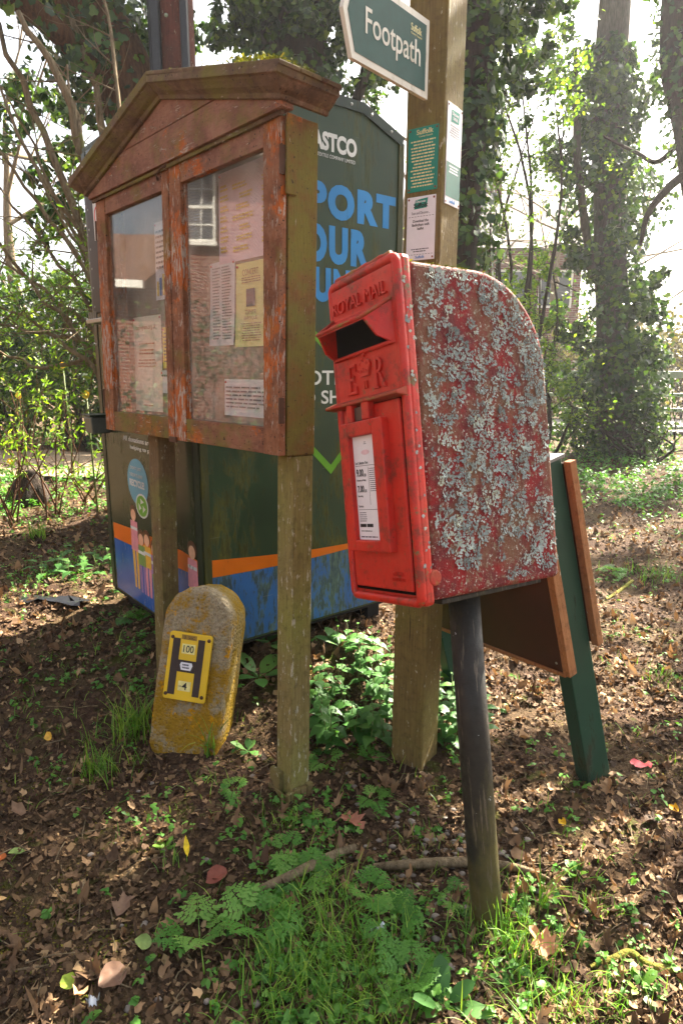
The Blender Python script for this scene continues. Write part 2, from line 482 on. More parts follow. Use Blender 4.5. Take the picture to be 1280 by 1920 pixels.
def twig_tree(m, p, d, L, r, depth, rnd, tips, spread=.6, droop=0.0, kids=(2, 4), seg=4, k=5):
    pts = [Vector(p)]; rad = [r]; q = Vector(p); dd = Vector(d).normalized()
    for i in range(seg):
        dd = (dd + Vector((rnd.gauss(0, .13), rnd.gauss(0, .13), rnd.gauss(0, .10) - droop))).normalized()
        q = q + dd * (L / seg); pts.append(q.copy()); rad.append(max(r * (1 - .65 * (i + 1) / seg), .0012))
    m.tube(pts, rad, k, cap=False)
    tips.extend([tuple(x) for x in pts[1:]])
    if depth <= 0: return
    for c in range(rnd.randint(*kids)):
        j = rnd.randint(1, seg); base = pts[j]
        nd = (dd + Vector((rnd.gauss(0, spread), rnd.gauss(0, spread), rnd.gauss(.1, spread)))).normalized()
        twig_tree(m, base, nd, L * rnd.uniform(.45, .75), max(rad[j] * .65, .0015), depth - 1, rnd, tips, spread, droop, kids, seg, max(3, k - 1))

# ------------------------------------------------------------------ the setting
def soil():
    t = Mt('soil'); v = t.wpos()
    n1 = t.noise(v, 2.2, 6, .6); n2 = t.noise(v, 45, 5, .7); n3 = t.noise(v, 160, 3, .6)
    c = t.ramp(t.math('ADD', t.math('MULTIPLY', n2, .7), t.math('MULTIPLY', n3, .3)), [(.3, lin(40, 29, 22)), (.5, lin(72, 54, 41)), (.72, lin(120, 94, 72))])
    c = t.mix(t.mask(n1, .45, .7), c, t.mix(n2, lin(70, 58, 36), lin(110, 92, 62)))
    c = t.mix(t.mask(t.noise(v, 7, 5, .6), .58, .68), c, lin(74, 78, 30))
    t.bump(t.math('ADD', n2, t.math('MULTIPLY', n3, .6)), .9, .02)
    return t.fin(c, .95, 0, .15)
M_SOIL = soil()

def lines(dense0, dense1, step, far, g=1.18):
    a = list(np.arange(dense0, dense1 + 1e-6, step)); s = step
    while a[-1] < far: s *= g; a.append(a[-1] + s)
    return a
xs = np.array(sorted(set([round(q, 4) for q in lines(0, 2.6, .025, 110)] + [round(-q, 4) for q in lines(0, 2.6, .025, 110)])))
ys = np.array([-q for q in lines(0, .6, .2, 80, 1.4)][::-1][:-1] + [.2, .5, .8] + lines(1.0, 5.0, .025, 120, 1.14))
GX, GY = np.meshgrid(xs, ys)
GV = np.stack([GX.ravel(), GY.ravel(), hgt(GX.ravel(), GY.ravel())], -1)
nx, ny = len(xs), len(ys)
ii, jj = np.meshgrid(np.arange(nx - 1), np.arange(ny - 1)); b0 = (jj * nx + ii).ravel()
ground = link('ground', arr_mesh('ground', GV, np.stack([b0, b0 + 1, b0 + nx + 1, b0 + nx], -1), smooth=True), M_SOIL)
tag(ground, kind='structure')

def strip(name, mt, x0, x1, y0f, y1f, dz, nxs=60, nys=8):
    X = np.linspace(x0, x1, nxs); V = []
    for i, x in enumerate(X):
        a, b = y0f(x), y1f(x)
        for j in range(nys):
            y = a + (b - a) * j / (nys - 1); V.append((x, y, float(hgt(x, y)) + dz))
    F = [(i * nys + j, (i + 1) * nys + j, (i + 1) * nys + j + 1, i * nys + j + 1) for i in range(nxs - 1) for j in range(nys - 1)]
    return tag(link(name, arr_mesh(name, V, F, smooth=True), mt), kind='structure')

def gravel():
    t = Mt('path_gravel'); v = t.wpos(); n = t.noise(v, 60, 4)
    t.bump(n, .6, .02); return t.fin(t.ramp(n, [(.3, lin(112, 96, 78)), (.7, lin(168, 148, 122))]), .95, 0, .2)
M_GRAVEL = gravel()
strip('path', M_GRAVEL, -16, .2, lambda x: 7.6 + .3 * math.sin(x * .7), lambda x: 9.9 + .25 * math.sin(x * .9 + 1), .045)
def tarmac():
    t = Mt('road_asphalt'); n = t.noise(t.wpos(), 25, 5); t.bump(n, .4, .01)
    return t.fin(t.ramp(n, [(.3, lin(78, 76, 74)), (.7, lin(120, 116, 112))]), .85, 0, .3)
strip('road', tarmac(), 1.5, 40, lambda x: 14.6 + .02 * x, lambda x: 18.2 + .02 * x, .10, 50)

# brick houses ------------------------------------------------------
def brick_mat(name, a, b, mortar, scale):
    t = Mt(name); q = t.n('ShaderNodeTexBrick'); g = t.n('ShaderNodeTexCoord')
    mp = t.n('ShaderNodeMapping'); t.t.links.new(g.outputs['Object'], mp.inputs[0]); mp.inputs['Rotation'].default_value = (PI / 2, 0, 0)
    sp = t.n('ShaderNodeSeparateXYZ'); t.t.links.new(g.outputs['Object'], sp.inputs[0])
    cb = t.n('ShaderNodeCombineXYZ'); t.t.links.new(t.math('ADD', sp.outputs[0], sp.outputs[1]), cb.inputs[0]); t.t.links.new(sp.outputs[2], cb.inputs[1])
    t.t.links.new(cb.outputs[0], q.inputs['Vector'])
    q.inputs['Scale'].default_value = scale; q.inputs['Brick Width'].default_value = 1.0; q.inputs['Row Height'].default_value = .34; q.inputs['Mortar Size'].default_value = .045
    q.inputs['Color1'].default_value = lin(*a); q.inputs['Color2'].default_value = lin(*b); q.inputs['Mortar'].default_value = lin(*mortar)
    t.bump(q.outputs['Fac'], -.5, .01); return t.fin(q.outputs[0], .85, 0, .2)
M_BRICK = brick_mat('house_brick', (120, 62, 46), (98, 48, 38), (136, 118, 102), 4.3)
M_WHITE = plain('white_gloss_paint', (226, 224, 216), .4)
M_PANE = Mt('window_glass').fin((.05, .06, .07, 1), .05, 0, .8)
M_TILE = plain('roof_tile', (94, 70, 58), .8, 0, .2, .3, 6)

def sash_window(parent, x, y0, y1, z0, z1, face=1):
    """window in a wall that looks along +X (face 1); frame, glazing bars and panes"""
    w = MB(); t = .05
    w.box(x, x + .06 * face, y0, y1, z0, z0 + t); w.box(x, x + .06 * face, y0, y1, z1 - t, z1)
    w.box(x, x + .06 * face, y0, y0 + t, z0 + t, z1 - t); w.box(x, x + .06 * face, y1 - t, y1, z0 + t, z1 - t)
    zm = (z0 + z1) / 2; w.box(x + .005, x + .05 * face, y0 + t, y1 - t, zm - .03, zm + .03)
    o = w.build('window', M_WHITE, parent)
    b = MB()
    for k in (1, 2):
        yy = y0 + (y1 - y0) * k / 3; b.box(x + .012, x + .03 * face, yy - .012, yy + .012, z0 + t, z1 - t)
    for zz in (z0 + (zm - z0) * .5, zm + (z1 - zm) * .5): b.box(x + .014, x + .032 * face, y0 + t, y1 - t, zz - .012, zz + .012)
    b.build('glazing_bars', M_WHITE, o)
    MB().box(x + .002, x + .010, y0 + t, y1 - t, z0 + t, z1 - t).build('pane', M_PANE, o)
    MB().box(x, x + .14 * face, y0 - .06, y1 + .06, z0 - .09, z0 - .003).build('sill', M_WHITE, o)
    return o

def house_side():
    r = tag(empty('brick_house', (-13, 2, 0)), 'brick house with white sash windows, mirrored in the notice board glass', 'house')
    MB().box(-7, 0, -9, 5.0, -.2, 6.2).build('wall', M_BRICK, r)
    MB().prism([(-7.4, 6.15), (.45, 6.15), (.45, 6.28), (-3.5, 9.4), (-7.4, 6.28)], 1, -9.4, 5.4).build('roof', M_TILE, r)
    MB().box(.46, .58, -9.4, 5.4, 6.12, 6.26).build('gutter', M_WHITE, r)
    for y in (-4.2, .6, 4.0):
        sash_window(r, .004, y - .1, y + .85, 4.5, 5.95)
    for y in (-4.2, .6): sash_window(r, .004, y - .1, y + .85, 1.1, 2.7)
    MB().box(-6, -.15, 5.003, 13, -.2, 3.5).build('wing_wall', M_BRICK, r)
    MB().prism([(-6.3, 3.5), (.2, 3.5), (.2, 3.62), (-3.0, 5.3), (-6.3, 3.62)], 1, 5.41, 13.4).build('wing_roof', M_TILE, r)
    MB().box(.21, .34, 5.41, 13.4, 3.46, 3.62).build('gutter', M_WHITE, r)
house_side()

def house_far():
    r = tag(empty('distant_brick_house', (4.9, 24.5, 0)), 'red brick house half hidden behind the trees beyond the fence', 'house')
    w = MB().box(0, 3.6, 0, 7, -.3, 5.6); w.build('wall', M_BRICK, r)
    MB().prism([(-.5, 5.55), (7.5, 5.55), (3.5, 8.4)], 0, -.4, 4.0).build('roof', plain('grey_slate', (96, 84, 80), .7, 0, .3, .25, 5), r)
    MB().box(.6, 1.3, 3.1, 3.8, 7.2, 9.2).build('chimney', M_BRICK, r)
    for x, z in ((.5, 3.6), (2.1, 3.6), (2.1, 1.0)):
        o = MB().box(x, x + 1.2, -.05, -.004, z, z + 1.3).build('window', M_WHITE, r)
        for i in (0, 1): MB().box(x + .08 + .56 * i, x + .56 + .56 * i, -.06, -.052, z + .08, z + 1.22).build('pane', M_PANE, o)
house_far()

# fence along the road ------------------------------------------------
M_RAIL = plain('green_painted_rail', (150, 164, 142), .5)
def fence():
    r = tag(empty('rail_fence', (3.2, 12.6, 0)), 'weathered green rail fence running beside the road', 'fence')
    for z, h in ((1.36, .13), (.98, .07), (.70, .07), (.36, .07)):
        MB().box(0, 9, -.02, .02, z - h / 2, z + h / 2).build('rail', M_RAIL, r, .006)
    for x in (.06, 2.3, 4.6, 6.9, 8.9): MB().box(x - .06, x + .06, .023, .13, -.3, 1.5).build('fence_post', M_RAIL, r, .008)
fence()

# ------------------------------------------------------------------ trees
M_BARK_BROWN = bark_mat('bark_brown', (116, 82, 56), (66, 46, 32), (70, 72, 36), .35)
M_BARK_DARK = bark_mat('bark_dark', (74, 62, 52), (42, 35, 30), (58, 62, 34), .4)
M_BARK_GREY = bark_mat('bark_grey', (104, 98, 88), (66, 60, 54), (88, 92, 56), .4)
M_BARK_PALE = bark_mat('bark_pale', (150, 132, 104), (96, 82, 62), (120, 118, 66), .35)
M_IVY = leaf_mat('ivy_leaf', [(0, (28, 46, 22)), (.45, (50, 76, 34)), (.8, (84, 112, 46)), (1, (130, 146, 60))], .34, .34, .5)
M_SPRING = leaf_mat('spring_leaf', [(0, (66, 96, 30)), (.5, (104, 138, 42)), (1, (160, 178, 64))], .5, .5, .35)
M_HEDGE = leaf_mat('hedge_leaf', [(0, (34, 56, 24)), (.5, (66, 96, 36)), (1, (122, 142, 56))], .4, .45, .4)
M_SHADY = leaf_mat('hedge_leaf_shaded', [(0, (26, 44, 20)), (.5, (48, 74, 30)), (1, (104, 124, 50))], .3, .5, .35)  # darker copy of the hedge leaf, shade put into its colour
M_DULL = leaf_mat('dull_hedge_leaf', [(0, (52, 46, 28)), (.5, (82, 74, 42)), (1, (118, 108, 60))], .35, .7, .2)

def sheath(C, Rr, n, thick, seed, lo=0.0, hi=1.0, dens=None, clump=.6):
    """points and outward normals round a trunk for an ivy coat of uneven thickness"""
    r = np.random.default_rng(seed); m = len(C)
    t = r.uniform(lo, hi, n * 3) * (m - 1); i = np.clip(t.astype(int), 0, m - 2); f = (t - i)[:, None]
    c = C[i] * (1 - f) + C[i + 1] * f; rr = Rr[i]
    D = unit(C[i + 1] - C[i]); X = unit(np.cross(D, np.array([[.2, .9, .1]]))); Y = np.cross(X, D)
    a = r.uniform(0, 2 * PI, len(t)); cl = fbm(a * 1.3 + seed, t / m * 14 + seed, 3)
    keep = r.random(len(t)) < np.clip((cl - .5 + clump * .35) * 3, .03, 1)
    th = thick * np.clip((cl - .25) * 2.2, .1, 1.6) * r.random(len(t)) ** .6
    if dens is not None: th = th * dens(t / m)
    O = X * np.cos(a)[:, None] + Y * np.sin(a)[:, None]
    P = c + O * (rr + .01 + th)[:, None]; k = np.where(keep)[0][:n]
    return P[k], unit(O[k] + np.array([[0, 0, .35]]))

def clumps(centres, radii, n, seed, shell=.55):
    r = np.random.default_rng(seed); centres = np.array(centres, float); radii = np.array(radii, float)
    w = radii ** 2 / (radii ** 2).sum(); k = r.choice(len(centres), n, p=w)
    d = unit(r.normal(0, 1, (n, 3))); rad = radii[k] * (shell + (1 - shell) * r.random(n)) * (.55 + .75 * fbm(d[:, 0] * 2.5 + k, d[:, 1] * 2.5 + d[:, 2] * 1.7, 3))
    return centres[k] + d * rad[:, None], unit(d + np.array([[0, 0, .5]]))

def sub_clumps(c, R, n, seed, rr=(.25, .5), flat=.8):
    r = np.random.default_rng(seed); d = unit(r.normal(0, 1, (n, 3))) * (r.random(n) ** .45)[:, None] * np.array([[1, 1, flat]])
    return (np.array(c)[None] + d * R).tolist(), r.uniform(rr[0], rr[1], n) * R * .6

def ivy_tree(label, path, rad, n_ivy, thick, seed, leaf=.06, bark=None, lo=0.0, hi=1.0, limbs=(), crown=None, ncrown=0, group='ivy clad trees behind the notice board', dens=None, clump=.6):
    base = np.array(path[0]); r = tag(empty('ivy_clad_tree', tuple(base)), label, 'tree', group)
    rel = [tuple(np.array(p) - base) for p in path]
    o, C, Rr = trunk('trunk', bark or M_BARK_DARK, r, rel, rad, seed=seed, amp=.09)
    P, N = sheath(C, Rr, n_ivy, thick, seed, lo, hi, dens, clump)
    Ps, Ns = [P], [N]
    for lp, lr, ln in limbs:
        lrel = [tuple(np.array(p) - base) for p in lp]
        _, C2, R2 = trunk('limb', bark or M_BARK_DARK, r, lrel, lr, seed=seed + 3, amp=.07, k=10, seg=18)
        if ln:
            P2, N2 = sheath(C2, R2, ln, thick * .8, seed + 5); Ps.append(P2); Ns.append(N2)
    if crown:
        cc, cr_ = [], []
        for c, R in crown:
            a, b = sub_clumps(np.array(c) - base, R, 16, seed + 11); cc += a; cr_ += list(b)
        P3, N3 = clumps(cc, cr_, ncrown, seed + 13); Ps.append(P3); Ns.append(N3)
    P, N = np.concatenate(Ps), np.concatenate(Ns)
    rr = np.random.default_rng(seed + 21)
    leaf_object('ivy', M_IVY, r, T_IVY, P, N, leaf * rr.uniform(.55, 1.25, len(P)), seed=seed, jitter=.55)
    return r

def world_at(*a): return [tuple(at(u, v, d)) for u, v, d in a]
def grounded(pts):
    p = pts[0]; return [(p[0], p[1], float(hgt(p[0], p[1])) - .1)] + pts[1:]

# big leaning trunk behind the notice board, left
ivy_tree('leaning brown ivy-hung trunk above the left slope of the notice board roof',
         grounded(world_at((330, 1000, 5.6), (300, 520, 5.5), (262, 240, 5.4), (190, 60, 5.3), (110, -120, 5.2), (20, -420, 5.2))), [.30, .26, .23, .21, .19, .15],
         2600, .32, 31, bark=M_BARK_BROWN, lo=.05, hi=.9, clump=.35,
         limbs=[(world_at((240, 190, 5.4), (120, 70, 5.0), (20, -10, 4.8), (-120, -90, 4.6)), [.10, .08, .07, .05], 300)],
         crown=[(at(150, 330, 5.9), .55), (at(60, 200, 6.0), .5), (at(330, 60, 6.2), .5), (at(420, 250, 6.0), .55), (at(220, 100, 6.2), .5), (at(110, 420, 6.0), .35)], ncrown=3600)
# dark mass in the middle
ivy_tree('dense dark ivy-smothered tree between notice board roof and footpath sign',
         grounded(world_at((580, 1000, 6.6), (570, 500, 6.6), (555, 200, 6.6), (545, -100, 6.5), (520, -500, 6.4))), [.34, .30, .28, .26, .2],
         5200, .42, 41, lo=.1, hi=1, clump=.7,
         limbs=[(world_at((640, 260, 6.6), (690, 100, 6.7), (700, -200, 6.8)), [.05, .045, .04], 200)],
         crown=[(at(520, 40, 6.3), .55), (at(610, 70, 6.4), .5), (at(470, -60, 6.3), .55), (at(650, -20, 6.5), .45), (at(560, 190, 6.5), .4), (at(700, 170, 7.0), .28), (at(690, 40, 6.8), .3)], ncrown=5600)
# trunk right of the footpath post
ivy_tree('dark ivy-wrapped trunk rising directly behind the footpath post',
         grounded(world_at((820, 1000, 5.6), (845, 600, 5.6), (868, 300, 5.6), (888, 100, 5.6), (905, -150, 5.6), (960, -500, 5.7))), [.20, .17, .155, .145, .14, .11],
         2800, .20, 51, lo=.1, hi=.95, clump=.45,
         crown=[(at(935, 60, 5.9), .38), (at(960, 170, 6.1), .34), (at(1000, 20, 6.2), .4), (at(905, 330, 5.9), .26)], ncrown=1500)
# big trunk at the right
ivy_tree('tall straight tree with ivy thick round its lower trunk, beside the fence',
         grounded(world_at((1150, 848, 11.2), (1150, 700, 11.2), (1142, 450, 11.2), (1140, 200, 11.2), (1152, 0, 11.2), (1165, -250, 11.2), (1180, -600, 11.2))), [.36, .29, .25, .24, .23, .20, .16],
         8200, .72, 61, leaf=.085, lo=.01, hi=.60, clump=.6, dens=lambda t: np.where(t < .40, 1.0, np.where(t < .52, .5, .2)), bark=M_BARK_GREY,
         limbs=[(world_at((1110, 520, 11), (1085, 330, 10.8), (1080, 200, 10.7), (1078, 90, 10.7)), [.07, .06, .05, .03], 350)],
         group='ivy clad trees by the fence',
         crown=[(at(1190, 560, 11), .55), (at(1100, 480, 11), .6), (at(1205, 640, 11), .6), (at(1215, 540, 11), .4), (at(1205, 760, 11), .45), (at(1075, 620, 11), .55), (at(1080, 720, 11), .4), (at(1060, 300, 11), .55), (at(1020, 110, 11), .6)], ncrown=4600)
ivy_tree('leaning trunk cut by the right edge of the photo near its top',
         grounded(world_at((1400, 900, 9.6), (1340, 550, 9.4), (1290, 250, 9.2), (1262, 120, 9.2), (1270, -60, 9.2), (1300, -400, 9.2))), [.25, .2, .17, .16, .15, .12],
         700, .2, 71, leaf=.07, lo=.35, hi=.9, group='ivy clad trees by the fence',
         limbs=[(world_at((1330, 300, 9.3), (1260, 345, 9.2), (1215, 400, 9.0), (1200, 460, 8.9)), [.07, .055, .04, .02], 0),
                (world_at((1320, 200, 9.3), (1240, 300, 9.6), (1190, 285, 9.8), (1120, 250, 9.9)), [.05, .035, .025, .012], 40)])

# trees outside the picture on the sun's side: their crowns dapple the ground
def shade_tree(label, x, y, crown, n, seed, leaf=.11):
    r = tag(empty('broadleaf_tree', (x, y, float(hgt(x, y)) - .1)), label, 'tree', 'trees on the sunny side')
    trunk('trunk', M_BARK_DARK, r, [(0, 0, 0), (.1, .05, 2), (-.05, .15, 4.5), (.1, .1, 7)], [.22, .18, .14, .07], seed=seed)
    cc, cr_ = [], []
    for c, R in crown:
        a, b = sub_clumps(np.array(c) - np.array([x, y, 0]), R, 14, seed); cc += a; cr_ += list(b)
    m = MB(); rnd = random.Random(seed)
    for c in cc[::2]:
        c = Vector(c); s = Vector((0, 0, max(1.8, c.z * .55))); mid = (s + c) / 2 + Vector((rnd.gauss(0, .2), rnd.gauss(0, .2), .1)); m.tube([s, mid, c], [.045, .03, .012], 5)
    m.build('branches', M_BARK_DARK, r)
    P, N = clumps(cc, cr_, n, seed)
    rr = np.random.default_rng(seed); leaf_object('crown', M_HEDGE, r, T_OVAL, P, N, leaf * rr.uniform(.6, 1.2, n), seed=seed, jitter=.7)
shade_tree('broadleaf tree just outside the picture whose crown shades the notice board', 4.6, 5.2, [((2.8, 6.0, 5.3), .9), ((2.1, 5.1, 5.0), .8)], 3400, 81)
shade_tree('broadleaf tree outside the picture dappling the ground beside the sign board', 8.6, 7.0, [((6.0, 8.2, 5.8), .8), ((7.4, 8.8, 7.0), .9)], 420, 91)

shade_tree('tall unseen broadleaf tree beyond the right edge, added to dapple the far wood floor', 11.2, 15.0, [((9.9, 15.6, 9.0), 1.5), ((8.6, 12.2, 8.2), .9)], 1500, 95, .16)  # unseen crown added to cut the sunlight on the far right ground

# light leafy understorey trees between post and right trunk
def understorey(label, u, v, dist, heads, n, seed, leaf, mt, tmpl=T_OVAL, stems=5, name='hazel_bush', group=None):
    g = gp(u, v) if dist is None else at(u, v, dist); z = float(hgt(g[0], g[1])); base = np.array([g[0], g[1], z - .05])
    r = tag(empty(name, tuple(base)), label, 'bush', group); rnd = random.Random(seed); m = MB(); tips = []
    for i in range(stems):
        h = heads[i % len(heads)]; c = at(*h[:3]) - base
        mid = c * .5 + np.array([rnd.gauss(0, .15), rnd.gauss(0, .15), .1])
        pts = [(rnd.gauss(0, .08), rnd.gauss(0, .08), 0), tuple(mid * .6 + np.array([rnd.gauss(0, .1), 0, 0])), tuple(mid * 1.3), tuple(c + np.array([rnd.gauss(0, .2), rnd.gauss(0, .2), rnd.gauss(0, .2)]))]
        V_, F_, C, Rr = rough_tube(pts, [.035, .028, .02, .008], k=6, seg=10, seed=i)
        m.tube([tuple(q) for q in C], list(Rr), 6)
        for q in C[3:]:
            if rnd.random() < .8:
                twig_tree(m, tuple(q), (rnd.gauss(0, 1), rnd.gauss(0, 1), rnd.gauss(.3, .6)), rnd.uniform(.35, .8), .009, 2, rnd, tips, .6, 0, (1, 3), 3, 4)
    tag(m.build('stems', M_BARK_DARK, r), kind='stuff')
    cc, cr_ = [], []
    for u_, v_, d_, R in heads:
        a, b = sub_clumps(at(u_, v_, d_) - base, R, 10, seed + int(u_)); cc += a; cr_ += list(b)
    P, N = clumps(cc, cr_, int(n * .7), seed); rr = np.random.default_rng(seed)
    if tips:
        T = np.array(tips)[rr.integers(0, len(tips), n - len(P))] + rr.normal(0, .03, (n - len(P), 3)); P = np.concatenate([P, T]); N = np.concatenate([N, np.tile([[0, -.3, 1]], (len(T), 1))])
    leaf_object('foliage', mt, r, tmpl, P, N, leaf * rr.uniform(.5, 1.2, len(P)), seed=seed, jitter=.7)
    return r
understorey('airy bush with small dull leaves behind the post box top', 960, 860, 9, [(930, 400, 9, .55), (985, 300, 9.2, .6), (940, 560, 9, .5), (1010, 180, 9.4, .6), (960, 230, 9.3, .5), (1050, 90, 9.6, .5), (950, 90, 9.4, .5)], 3600, 101, .06, M_SPRING, T_OVAL, 8)
understorey('yellow-green backlit bush over the curved back of the post box', 1010, 850, 9.8, [(980, 530, 9.8, .42), (1010, 620, 9.8, .45), (1045, 700, 9.8, .4), (1020, 480, 10, .35), (1055, 780, 9.8, .3)], 3200, 111, .06, M_SPRING, T_OVAL, 7)
understorey('low leafy bush at the foot of the ivy-thick tree', 1210, 860, 10.4, [(1100, 820, 10.2, .28), (1080, 790, 10.4, .3), (1215, 830, 10.4, .2)], 1100, 121, .07, M_SHADY, T_OVAL, 6)

# hedges
def hedge(label, name, boxes, n, seed, leaf, mt, base):
    r = tag(empty(name, base), label, 'hedge'); rr = np.random.default_rng(seed); cc, cr_ = [], []
    for (x0, x1, y0, y1, z0, z1, k, R) in boxes:
        for _ in range(k):
            cc.append((rr.uniform(x0, x1) - base[0], rr.uniform(y0, y1) - base[1], rr.uniform(z0, z1) - base[2])); cr_.append(R * rr.uniform(.7, 1.3))
    P, N = clumps(cc, cr_, n, seed); P = P[P[:, 2] > .02]; N = N[:len(P)]
    leaf_object('foliage', mt, r, T_OVAL, P, N, leaf * rr.uniform(.5, 1.2, len(P)), seed=seed, jitter=.6)
    m = MB(); rnd = random.Random(seed)
    for c in cc[::2]:
        m.tube([(c[0] + rnd.gauss(0, .1), c[1], 0), (c[0], c[1], c[2] * .6), tuple(c)], [.02, .016, .006], 5)
    tag(m.build('stems', M_BARK_DARK, r), kind='stuff')
hedge('thick green hedge behind the sunny path left of the textile bank', 'garden_hedge', [(-9, -1.2, 10.6, 12.2, .2, 2.9, 150, .62)], 25000, 131, .12, M_SHADY, (-5, 11.2, .1))
hedge('sunlit yellow-green bushes on the near side of the green hedge', 'leafy_bank', [(-7.5, -1.3, 10.1, 10.7, .5, 2.7, 70, .42)], 10000, 135, .085, M_HEDGE, (-4, 10.2, .1))
hedge('dark shrubs in front of the brick house, seen only in the glass', 'garden_shrubs', [(-10.6, -9.6, -3, 11, .2, 2.7, 110, .6)], 9000, 137, .11, M_SHADY, (-10, 4, 0))
hedge('dull brown hedge across the road at the right edge', 'roadside_hedge', [(1, 17, 19.3, 20.6, .2, 2.6, 130, .75)], 15000, 141, .16, M_DULL, (8, 19.8, 0))

# bare winter trees far behind
def bare_tree(label, x, y, h, seed, n=7):
    z = float(hgt(x, y)); r = tag(empty('bare_tree', (x, y, z - .1)), label, 'tree', 'bare trees far behind'); rnd = random.Random(seed); m = MB(); tips = []
    trunk('trunk', M_BARK_PALE, r, [(0, 0, 0), (.1, 0, h * .25), (-.1, .1, h * .5), (.1, 0, h * .8)], [.16, .13, .09, .03], seed=seed)
    for i in range(n):
        zz = h * rnd.uniform(.12, .75); twig_tree(m, (0, 0, zz), (rnd.gauss(0, 1), rnd.gauss(0, 1), rnd.uniform(.3, 1)), h * .38, .04, 4, rnd, tips, .5, 0, (2, 3), 4, 4)
    m.build('branches', M_BARK_PALE, r)
    rr = np.random.default_rng(seed); T = np.array(tips); T = T[rr.integers(0, len(T), 900)] + rr.normal(0, .04, (900, 3))
    leaf_object('buds', M_SPRING, r, T_KITE, T, np.tile([[0, 0, 1.]], (900, 1)), .07 * rr.uniform(.5, 1.2, 900), seed=seed, jitter=.9)
for i, (x, y, h, lb) in enumerate([(-6.2, 13, 7, 'bare twiggy tree at the far left edge'), (-3.6, 15, 8, 'bare twiggy tree seen above the left end of the textile bank'), (9.5, 22, 9, 'bare tree at the right edge beyond the road'),
                                   (6.6, 21, 8, 'bare tree behind the ivy-thick trunk, beyond the road'), (1.6, 17, 9, 'bare tree far behind the footpath post')]):
    bare_tree(lb, x, y, h, 150 + i)

def far_wood():
    rr = np.random.default_rng(5); cc, cr_ = [], []
    for i in range(150):
        a = rr.uniform(-1.1, 1.1); d = rr.uniform(38, 60); cc.append((d * math.sin(a), d * math.cos(a), rr.uniform(.5, 3.2))); cr_.append(rr.uniform(1.5, 3))
    P, N = clumps(cc, cr_, 12000, 5); P = P[P[:, 2] > 0]; N = N[:len(P)]
    o = leaf_object('far_wood', M_DULL, None, T_KITE, P, N, .5 * rr.uniform(.5, 1.2, len(P)), seed=5)
    tag(o, 'distant belt of scrub and trees along the horizon', 'trees', kind='stuff')
far_wood()

# arching pale shrub at the left
def arching_shrub():
    base = np.array([-1.75, 5.0, .1]); r = tag(empty('arching_shrub', tuple(base)), 'shrub with long pale arching branches left of the textile bank', 'shrub')
    rnd = random.Random(17); tips = []
    ends = [((200, 600), (100, 300), (0, 50)), ((205, 560), (130, 200), (30, 20)), ((195, 640), (90, 470), (-20, 330)), ((190, 660), (100, 560), (-30, 470)),
            ((200, 620), (120, 400), (10, 180)), ((190, 690), (90, 620), (-30, 560)), ((200, 700), (80, 690), (-20, 650)), ((215, 540), (190, 220), (110, -40)),
            ((195, 730), (110, 640), (0, 610)), ((190, 590), (70, 380), (-40, 240)), ((230, 520), (225, 180), (185, -60)), ((210, 650), (150, 480), (70, 330)),
            ((200, 560), (60, 300), (-30, 90)), ((190, 700), (60, 540), (-40, 400)), ((205, 580), (165, 300), (120, 120))]
    m = MB()
    for i, e in enumerate(ends):
        d0 = 4.7 + rnd.uniform(-.3, .5); p = [base + np.array([rnd.uniform(-.1, .15), rnd.uniform(-.15, .15), 0])] + [at(u, v, d0 + .12 * k * rnd.uniform(-1, 1)) for k, (u, v) in enumerate(e)]
        rad = [.022, .018, .013, .006] if i not in (0, 1, 7) else [.036, .032, .026, .016]
        _, _, C, Rr = rough_tube([tuple(q - base) for q in p], rad, k=6, seg=16, seed=i, amp=.05)
        C = C + np.array([[rnd.gauss(0, .012) for _ in range(3)] for _ in C]); m.tube([tuple(q) for q in C], list(Rr), 6)
        for q in C[4:]:
            if rnd.random() < .75: twig_tree(m, tuple(q), (rnd.gauss(-.3, .7), rnd.gauss(0, .6), rnd.gauss(.3, .6)), rnd.uniform(.25, .6), .0055, 1, rnd, tips, .5, 0, (1, 3), 3, 4)
    m.build('branches', M_BARK_PALE, r)
    rr = np.random.default_rng(17); n = 1300; T = np.array(tips); keep = T[:, 2] < 2.4; T = T[keep]; T = T[rr.integers(0, len(T), n)] + rr.normal(0, .02, (n, 3))
    leaf_object('leaves', M_SPRING, r, T_LONG, T, np.tile([[0, -.4, 1.]], (n, 1)), .055 * rr.uniform(.5, 1.3, n), seed=17, jitter=.7)
arching_shrub()

def sapling(label, u, v, h, seed, n=170, spread=.4):
    b = gp(u, v); r = tag(empty('young_shrub', tuple(b)), label, 'shrub', 'young shrubs beside the path'); rnd = random.Random(seed); m = MB(); tips = []
    for i in range(5): twig_tree(m, (rnd.gauss(0, .05), rnd.gauss(0, .05), -.02), (rnd.gauss(0, spread), rnd.gauss(0, spread), 1), h * rnd.uniform(.7, 1), .009, 2, rnd, tips, .5, 0, (2, 4), 5, 5)
    m.build('stems', M_BARK_BROWN, r); rr = np.random.default_rng(seed); T = np.array(tips); T = T[T[:, 2] > h * .2]; T = T[rr.integers(0, len(T), n)]
    leaf_object('leaves', M_SPRING, r, T_LONG, np.repeat(T, 3, 0) + rr.normal(0, .012, (n * 3, 3)), np.tile([[0, -.8, .5]], (n * 3, 1)), .05 * rr.uniform(.5, 1.3, n * 3), seed=seed, jitter=.6)
sapling('young shrub with drooping new leaves at the left edge', 20, 985, 1.25, 201)
sapling('young shrub with drooping new leaves in front of the sunny path', 95, 970, 1.3, 202)
sapling('short young shrub with few leaves close to the textile bank', 165, 950, .8, 203, 80)

